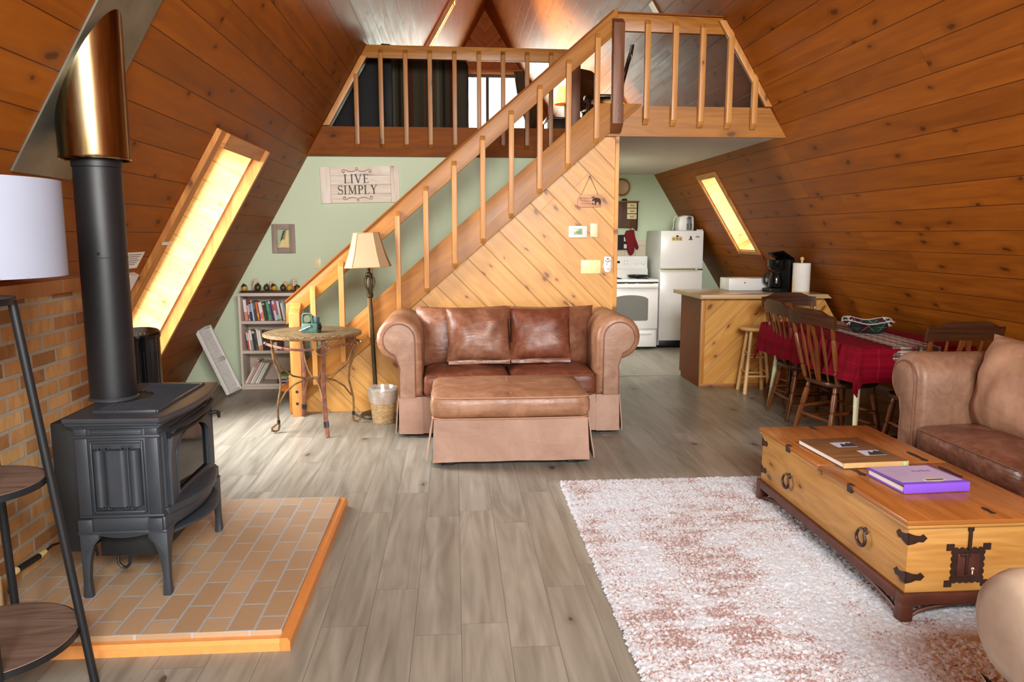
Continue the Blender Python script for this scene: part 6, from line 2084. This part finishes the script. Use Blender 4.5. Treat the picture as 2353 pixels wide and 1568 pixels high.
t = thing('cooker', 'white electric cooker with dark glass oven window', 'cooker', (2.27, 9.77, 0))
RX0, RX1 = 1.895, 2.650
bm = new(); box(bm, RX0, RX1, 9.80, 10.42, .03, .895, .005); wobj('body', bm, M['white_gloss'], t)
bm = new(); box(bm, RX0-.004, RX1+.004, 9.775, 10.42, .890, .922, .006); wobj('hob', bm, M['white_gloss'], t)
bm = new(); box(bm, RX0+.004, RX1-.004, 9.76, 9.80, .275, .872, .008); od = wobj('oven_door', bm, M['white_gloss'], t)
bm = new()
wpoly = [(2.045, .385), (2.500, .385), (2.515, .40), (2.515, .66)] + [(2.28+.235*math.cos(R(a)), .66+.06*math.sin(R(a))) for a in range(10, 180, 10)] + [(2.045, .66)]
prism(bm, wpoly, 9.756, 9.762, 'xz'); ow = obj('oven_window', bm, M['oven_glass'], od, xf=Matrix.Translation(-t.location)); ow['label'] = 'grey oven window'
bm = new(); box(bm, RX0+.01, RX1-.01, 9.722, 9.762, .815, .862, .012); obj('handle', bm, M['white_gloss'], od, xf=Matrix.Translation(-t.location))
bm = new()
for x in (2.10, 2.24, 2.38, 2.48): box(bm, x, x+.10, 9.758, 9.760, .868, .873)
obj('vent_slots', bm, M['ink'], od, xf=Matrix.Translation(-t.location))
bm = new(); box(bm, RX0+.004, RX1-.004, 9.795, 9.80, .872, .888); wobj('gap', bm, M['black_satin'], t)
bm = new(); box(bm, RX0+.004, RX1-.03, 9.765, 9.80, .035, .255, .006); dw = wobj('storage_drawer', bm, M['white_gloss'], t)
bm = new(); box(bm, RX0+.05, RX1-.08, 9.752, 9.768, .205, .225, .005); obj('handle', bm, M['white_gloss'], dw, xf=Matrix.Translation(-t.location))
bm = new(); prism(bm, [(10.30, .92), (10.42, .92), (10.42, 1.21), (10.345, 1.21), (10.335, 1.05), (10.30, 1.03)], RX0+.01, RX1-.01, 'yz', bev=.006); pb = wobj('back_panel', bm, M['white_gloss'], t)
for x in (2.49, 2.58, 1.96, 2.05):
    bm = new(); lathe(bm, [(.030, 0), (.026, .016), (.010, .02)], 20, 0, Matrix.Translation((x, 10.338, 1.125)) @ Matrix.Rotation(R(90), 4, 'X')); obj('knob', bm, M['white_plastic'], pb, xf=Matrix.Translation(-t.location))
bm = new(); box(bm, 2.18, 2.255, 10.334, 10.342, 1.115, 1.145); obj('clock_display', bm, M['black_gloss'], pb, xf=Matrix.Translation(-t.location))
bm = new()
for i in range(2):
    for j in range(2): cyl(bm, (2.32+.04*i, 10.334, 1.105+.04*j), (2.32+.04*i, 10.340, 1.105+.04*j), .009)
obj('buttons', bm, cm((200, 200, 204)), pb, xf=Matrix.Translation(-t.location))
for x, y, r_ in ((2.10, 9.98, .10), (2.48, 9.97, .08), (2.12, 10.2, .08)):
    bm = new(); tube(bm, [(x+r_*math.cos(q), y+r_*math.sin(q), .926) for q in [i*PI/12 for i in range(24)]], .006, 6, closed=True)
    tube(bm, [(x+r_*.55*math.cos(q), y+r_*.55*math.sin(q), .926) for q in [i*PI/12 for i in range(24)]], .006, 6, closed=True); wobj('burner_coil', bm, M['black_satin'], t)
t = thing('griddle', 'flat black griddle pan on the cooker hob', 'pan', (2.47, 10.16, .9335))
bm = new(); lathe(bm, [(.12, 0), (.135, .004), (.145, .028), (.140, .028), (.130, .010), (0, .010)], 32); obj('pan', bm, M['black_satin'], t)
bm = new(); tube(bm, [(-.03, -.13, .024), (-.06, -.20, .034), (-.09, -.28, .036)], .010, 8); obj('handle', bm, M['black_satin'], t)

t = thing('wall_cabinet', 'small dark wall shelf cabinet with three cream drawers above the cooker', 'wall cabinet', (2.36, 10.62, 1.56))
M['cabwood'] = wood('dark_cabinet_wood', S(62,36,22), S(100,62,38), knots=0, rough=.5)
bm = new(); box(bm, -.28, .20, .0, .075, .04, .39, .003); prism(bm, [(-.28, .06), (.20, .06), (.20, .0), (.18, .0), (.16, .035), (-.24, .035), (-.26, 0), (-.28, 0)], .06, .075, 'xz')
box(bm, .185, .20, -.0, .075, .0, .40, .002)
obj('carcass', bm, M['cabwood'], t, grain='z')
bm = new(); box(bm, -.295, .215, -.02, .078, .392, .41, .003); obj('top_board', bm, M['fir'], t)
for k in range(3):
    bm = new(); box(bm, .045, .180, -.012, .002, .16+.077*k, .228+.077*k, .003); dr_ = obj('drawer', bm, cm((222, 206, 160), .5), t)
    bm = new(); tube(bm, [(.088, -.013, .20+.077*k), (.098, -.024, .188+.077*k), (.128, -.024, .188+.077*k), (.138, -.013, .20+.077*k)], .004, 6); obj('pull', bm, M['trunk_iron'], dr_)
t = thing('jar_lid', 'small dark disc standing on the wall cabinet', 'ornament', (2.37, 10.64, 1.9705))
bm = new(); lathe(bm, [(.035, 0), (.04, .01), (.03, .03), (.0, .035)], 20); obj('disc', bm, M['tray'], t)
t = thing('wall_plate', 'round brown patterned plate hung high on the green kitchen wall', 'plate', (2.335, 10.69, 2.16), rot=(R(90), 0, 0))
bm = new(); lathe(bm, [(0, .0), (.08, .0), (.125, .018), (.128, .022), (.08, .006), (0, .006)], 36, cap=False); obj('dish', bm, cm((186, 150, 106), .4), t)
bm = new(); lathe(bm, [(.10, .0125), (.118, .0205), (.116, .0212), (.098, .0132)], 36, cap=False); obj('rim_pattern', bm, cm((120, 84, 50), .4), t)

t = thing('oven_mitt', 'red quilted oven mitt hanging below the wall cabinet', 'oven mitt', (2.475, 10.63, 1.56))
bm = new()
mp = [(-.075, 0), (.035, .01), (.055, -.10), (.085, -.17), (.105, -.235), (.095, -.265), (.072, -.262), (.048, -.205), (.046, -.28), (.030, -.325), (.0, -.345), (-.03, -.335), (-.05, -.29), (-.062, -.2), (-.10, -.06)]
prism(bm, mp, -.03, .02, 'xz', bev=.018); obj('mitt', bm, M['red_cloth_mitt'], t, smooth=60)
bm = new(); tube(bm, [(-.02, -.005, .0), (-.025, -.0, .03), (-.005, .0, .035), (.0, -.005, .0)], .004, 6); obj('loop', bm, cm((120, 14, 24)), t)
t = thing('pot_holder', 'black and white pot holder hanging behind the red oven mitt', 'pot holder', (2.355, 10.655, 1.50))
bm = new(); box(bm, -.075, .075, -.008, .008, -.21, .0, .006); obj('pad', bm, cm((40, 36, 36), .9), t)
bm = new(); box(bm, .02, .062, -.0095, -.008, -.09, -.03); box(bm, .02, .062, -.0095, -.008, -.19, -.13); obj('white_patches', bm, cm((222, 216, 210), .9), t)

# ------------------------------------------------------------------ loft furniture
FZ = 2.541
t = thing('loft_sofa', 'dark striped upholstered sofa back behind the left loft railing', 'sofa', (-.33, 8.35, FZ))
bm = new(); rbox(bm, (0, .05, .40), (.49, .12, .385), .06, (12, 4, 10), 0, .006, 4, seed=3)
obj('back', bm, M['loftsofa'], t, smooth=60, uv=lambda c, n: (c.z, c.x+.36))
bm = new(); rbox(bm, (0, .52, .24), (.49, .40, .20), .05, (10, 10, 4), .02); obj('seat', bm, M['loftsofa'], t, smooth=60)
for s in (-1, 1):
    bm = new(); rbox(bm, (s*.42, .5, .32), (.07, .40, .27), .05, (3, 8, 6)); obj('arm', bm, M['loftsofa'], t, smooth=60)
ch = make_chair('loft_chair', 'near-black wooden chair in the loft seen edge-on beside the newel post', (1.635, 8.50, FZ), R(80), 'dark wooden chairs in the loft', M['loftchair'], M['loftchair'], .97)
c2 = dup(ch, (1.78, 9.35, FZ), R(218), 'near-black loft chair with a solid back behind the stair rail')
bm = new()
prism(bm, [(-.215, 0), (.215, 0), (.19, .40), (-.19, .40)], -.012, .012, 'xz', bev=.004)
obj('back_panel', bm, M['loftchair'], c2, grain='z', xf=Matrix.Translation((0, -.20, .46)) @ Matrix.Rotation(R(12), 4, 'X'))
t = thing('loft_lamp', 'small lamp with a tan shade in the loft beside the dark chairs', 'lamp', (1.72, 12.0, FZ))
bm = new(); lathe(bm, [(.09, 0), (.09, .02), (.02, .04), (.02, .92), (.03, .95)], 20); obj('base', bm, M['bronze'], t)
bm = new(); lathe(bm, [(.17, .95), (.12, 1.21)], 28, cap=False); obj('lamp_shade', bm, cm((206, 150, 90), .8), t)
t = thing('loft_cabinet', 'low dark cabinet in the loft behind the stair rail', 'cabinet', (1.40, 10.3, FZ))
bm = new(); box(bm, -.18, .34, -.22, .22, .04, .44, .01); obj('case', bm, M['loftchair'], t)
bm = new(); box(bm, -.20, .36, -.24, .24, .44, .47, .006); obj('top', bm, M['black_satin'], t)
for x in (-.14, .30):
    for y in (-.18, .18):
        bm = new(); cbox(bm, (x, y, .02), (.04, .04, .04)); obj('foot', bm, M['black_satin'], t)
t = thing('dark_panel', 'dark glossy panel filling the loft corner between the left slope and the striped sofa', 'panel', (-1.0, 8.0, FZ))
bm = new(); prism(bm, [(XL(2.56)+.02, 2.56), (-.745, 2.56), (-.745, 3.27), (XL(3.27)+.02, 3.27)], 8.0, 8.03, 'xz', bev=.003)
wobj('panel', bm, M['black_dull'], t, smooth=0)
bm = new(); box(bm, -1.10, -.75, 8.03, 8.20, FZ, 2.58, .004); wobj('foot', bm, M['black_satin'], t)
t = thing('black_upright', 'narrow black upright whose rounded top shows above the left end of the loft rail', 'upright', (-.665, 7.98, FZ))
bm = new(); prism(bm, [(-.05, 0), (.05, 0), (.055, .82), (.04, .838), (-.04, .842), (-.055, .825)], -.03, .03, 'xz', bev=.006)
obj('body', bm, M['black_dull'], t)
bm = new(); box(bm, -.07, .07, -.06, .06, 0, .02, .004); obj('base', bm, M['black_satin'], t)

def curtain(name, pts_top, pts_bot, z1, z0, y, label, waist=None):
    """pleated curtain; pts give x ranges at top and bottom"""
    bm = new(); vs, fs = [], []
    n, rows = 40, 16
    for j in range(rows+1):
        q = j/rows
        a = pts_top[0]+(pts_bot[0]-pts_top[0])*q; b = pts_top[1]+(pts_bot[1]-pts_top[1])*q
        if waist:
            k = math.exp(-((q-waist[0])/.22)**2)
            a += (waist[1]-a)*k; b += (waist[2]-b)*k
        for i in range(n+1):
            u = i/n
            vs.append((a+(b-a)*u, y-.03*math.sin(u*PI*12)-.03, z1+(z0-z1)*q))
    for j in range(rows):
        for i in range(n):
            c_ = j*(n+1)+i
            fs.append((c_, c_+1, c_+n+2, c_+n+1))
    add(bm, vs, fs)
    o = obj(name, bm, M['curtain'], grain='z', smooth=80)
    return tag(o, label, 'curtain')
curtain('curtain', (1.18, 1.62), (1.45, 1.66), 4.66, 2.62, 15.38, 'olive grey curtain tied back at the right of the loft glass door', (.62, 1.47, 1.62))
bm = new(); tube(bm, [(.1, 15.40, 4.69), (1.75, 15.40, 4.69)], .012, 8)
tag(obj('curtain_rod', bm, M['fir']), 'thin curtain rod above the loft glass door', 'curtain rod')
bm = new(); vs, fs = [], []
for i in range(9):
    for j in range(7):
        u = i/8
        z = 4.45-1.3*j/6
        vs.append((XL(4.62)+.02-.02*j, 11.16+.14*u+.0, z)); 
        vs[-1] = (vs[-1][0]-.012*math.sin(u*PI*5)-.03, vs[-1][1], vs[-1][2])
for i in range(8):
    for j in range(6):
        fs.append((i*7+j, i*7+7+j, i*7+8+j, i*7+j+1))
add(bm, vs, fs)
bm.free()
# ------------------------------------------------------------------ light and camera
def area(name, loc, rot, sx, sy, power, col=(1, 1, 1)):
    l = bpy.data.lights.new(name, 'AREA')
    l.shape = 'RECTANGLE'; l.size = sx; l.size_y = sy; l.energy = power; l.color = col
    o = bpy.data.objects.new(name, l); COL.objects.link(o)
    o.location = loc; o.rotation_euler = rot
    return o
DAY = (1.0, .975, .92)
# daylight through the added front gable glass (behind the camera)
for (a, b, z0, z1), pw in zip(FW, (120, 560)):
    area('daylight_front', ((a+b)/2, YF-.25, (z0+z1)/2), (R(90), 0, 0), b-a, z1-z0, pw, DAY)
# loft sliding door
area('daylight_loft_door', ((DX0+DX1)/2, YB+.3, (2.55+DZ1)/2), (R(-90), 0, 0), 1.9, 2.4, 310, (.90, 1, .86))
# side windows: just outside the glass, looking in along the wall's depth
def side_light(side, h, power, col):
    s, y = (h[0]+h[1])/2, (h[2]+h[3])/2
    p = slope_pt(side, s, y, .36)
    ry = R(-120) if side < 0 else R(120)
    area('daylight_window', p, (0, R(-60) if side < 0 else R(60), 0), h[1]-h[0], h[3]-h[2], power, col)
side_light(-1, W1, 130, (1, .98, .94))
side_light(1, W2, 34, (1, .9, .75))
side_light(1, W4, 330, (.94, 1, .86))  # loft fill through the added low window
side_light(-1, W3, 400, (.94, 1, .86))
# added kitchen fill light and its housing, hidden by the stair wall
area('kitchen_fill', (1.67, 8.9, 2.30), (0, 0, 0), .38, .38, 10, (1, .93, .82))

bm = new(); box(bm, 1.46, 1.88, 8.69, 9.11, 2.303, 2.334, .006)
struct('added_ceiling_light', bm, M['white_plastic'], 'unseen flush square ceiling light added to brighten the kitchen')
w = bpy.data.worlds.new('sky'); SC.world = w; w.use_nodes = True
bg = w.node_tree.nodes['Background']
bg.inputs[0].default_value = (.85, .92, 1, 1); bg.inputs[1].default_value = 1.2

cam = bpy.data.cameras.new('camera'); co = bpy.data.objects.new('camera', cam); COL.objects.link(co)
cam.sensor_width = 36; cam.lens = 1746/2353*36
cam.clip_start = .05; cam.clip_end = 100
pitch, yaw = R(7.9554), R(4.2658)
co.location = (0, 0, 1.5)
co.rotation_euler = (R(90)-pitch, 0, -yaw)
SC.camera = co
vs_ = SC.view_settings
vs_.view_transform = 'Standard'; vs_.look = 'None'; vs_.gamma = 1; vs_.exposure = 0.45
SC.cycles.use_denoising = True
SC.cycles.max_bounces = 8
SC.cycles.diffuse_bounces = 5
SC.cycles.transparent_max_bounces = 12
SC.cycles.sample_clamp_indirect = 8
SC.cycles.caustics_reflective = False
SC.cycles.caustics_refractive = False
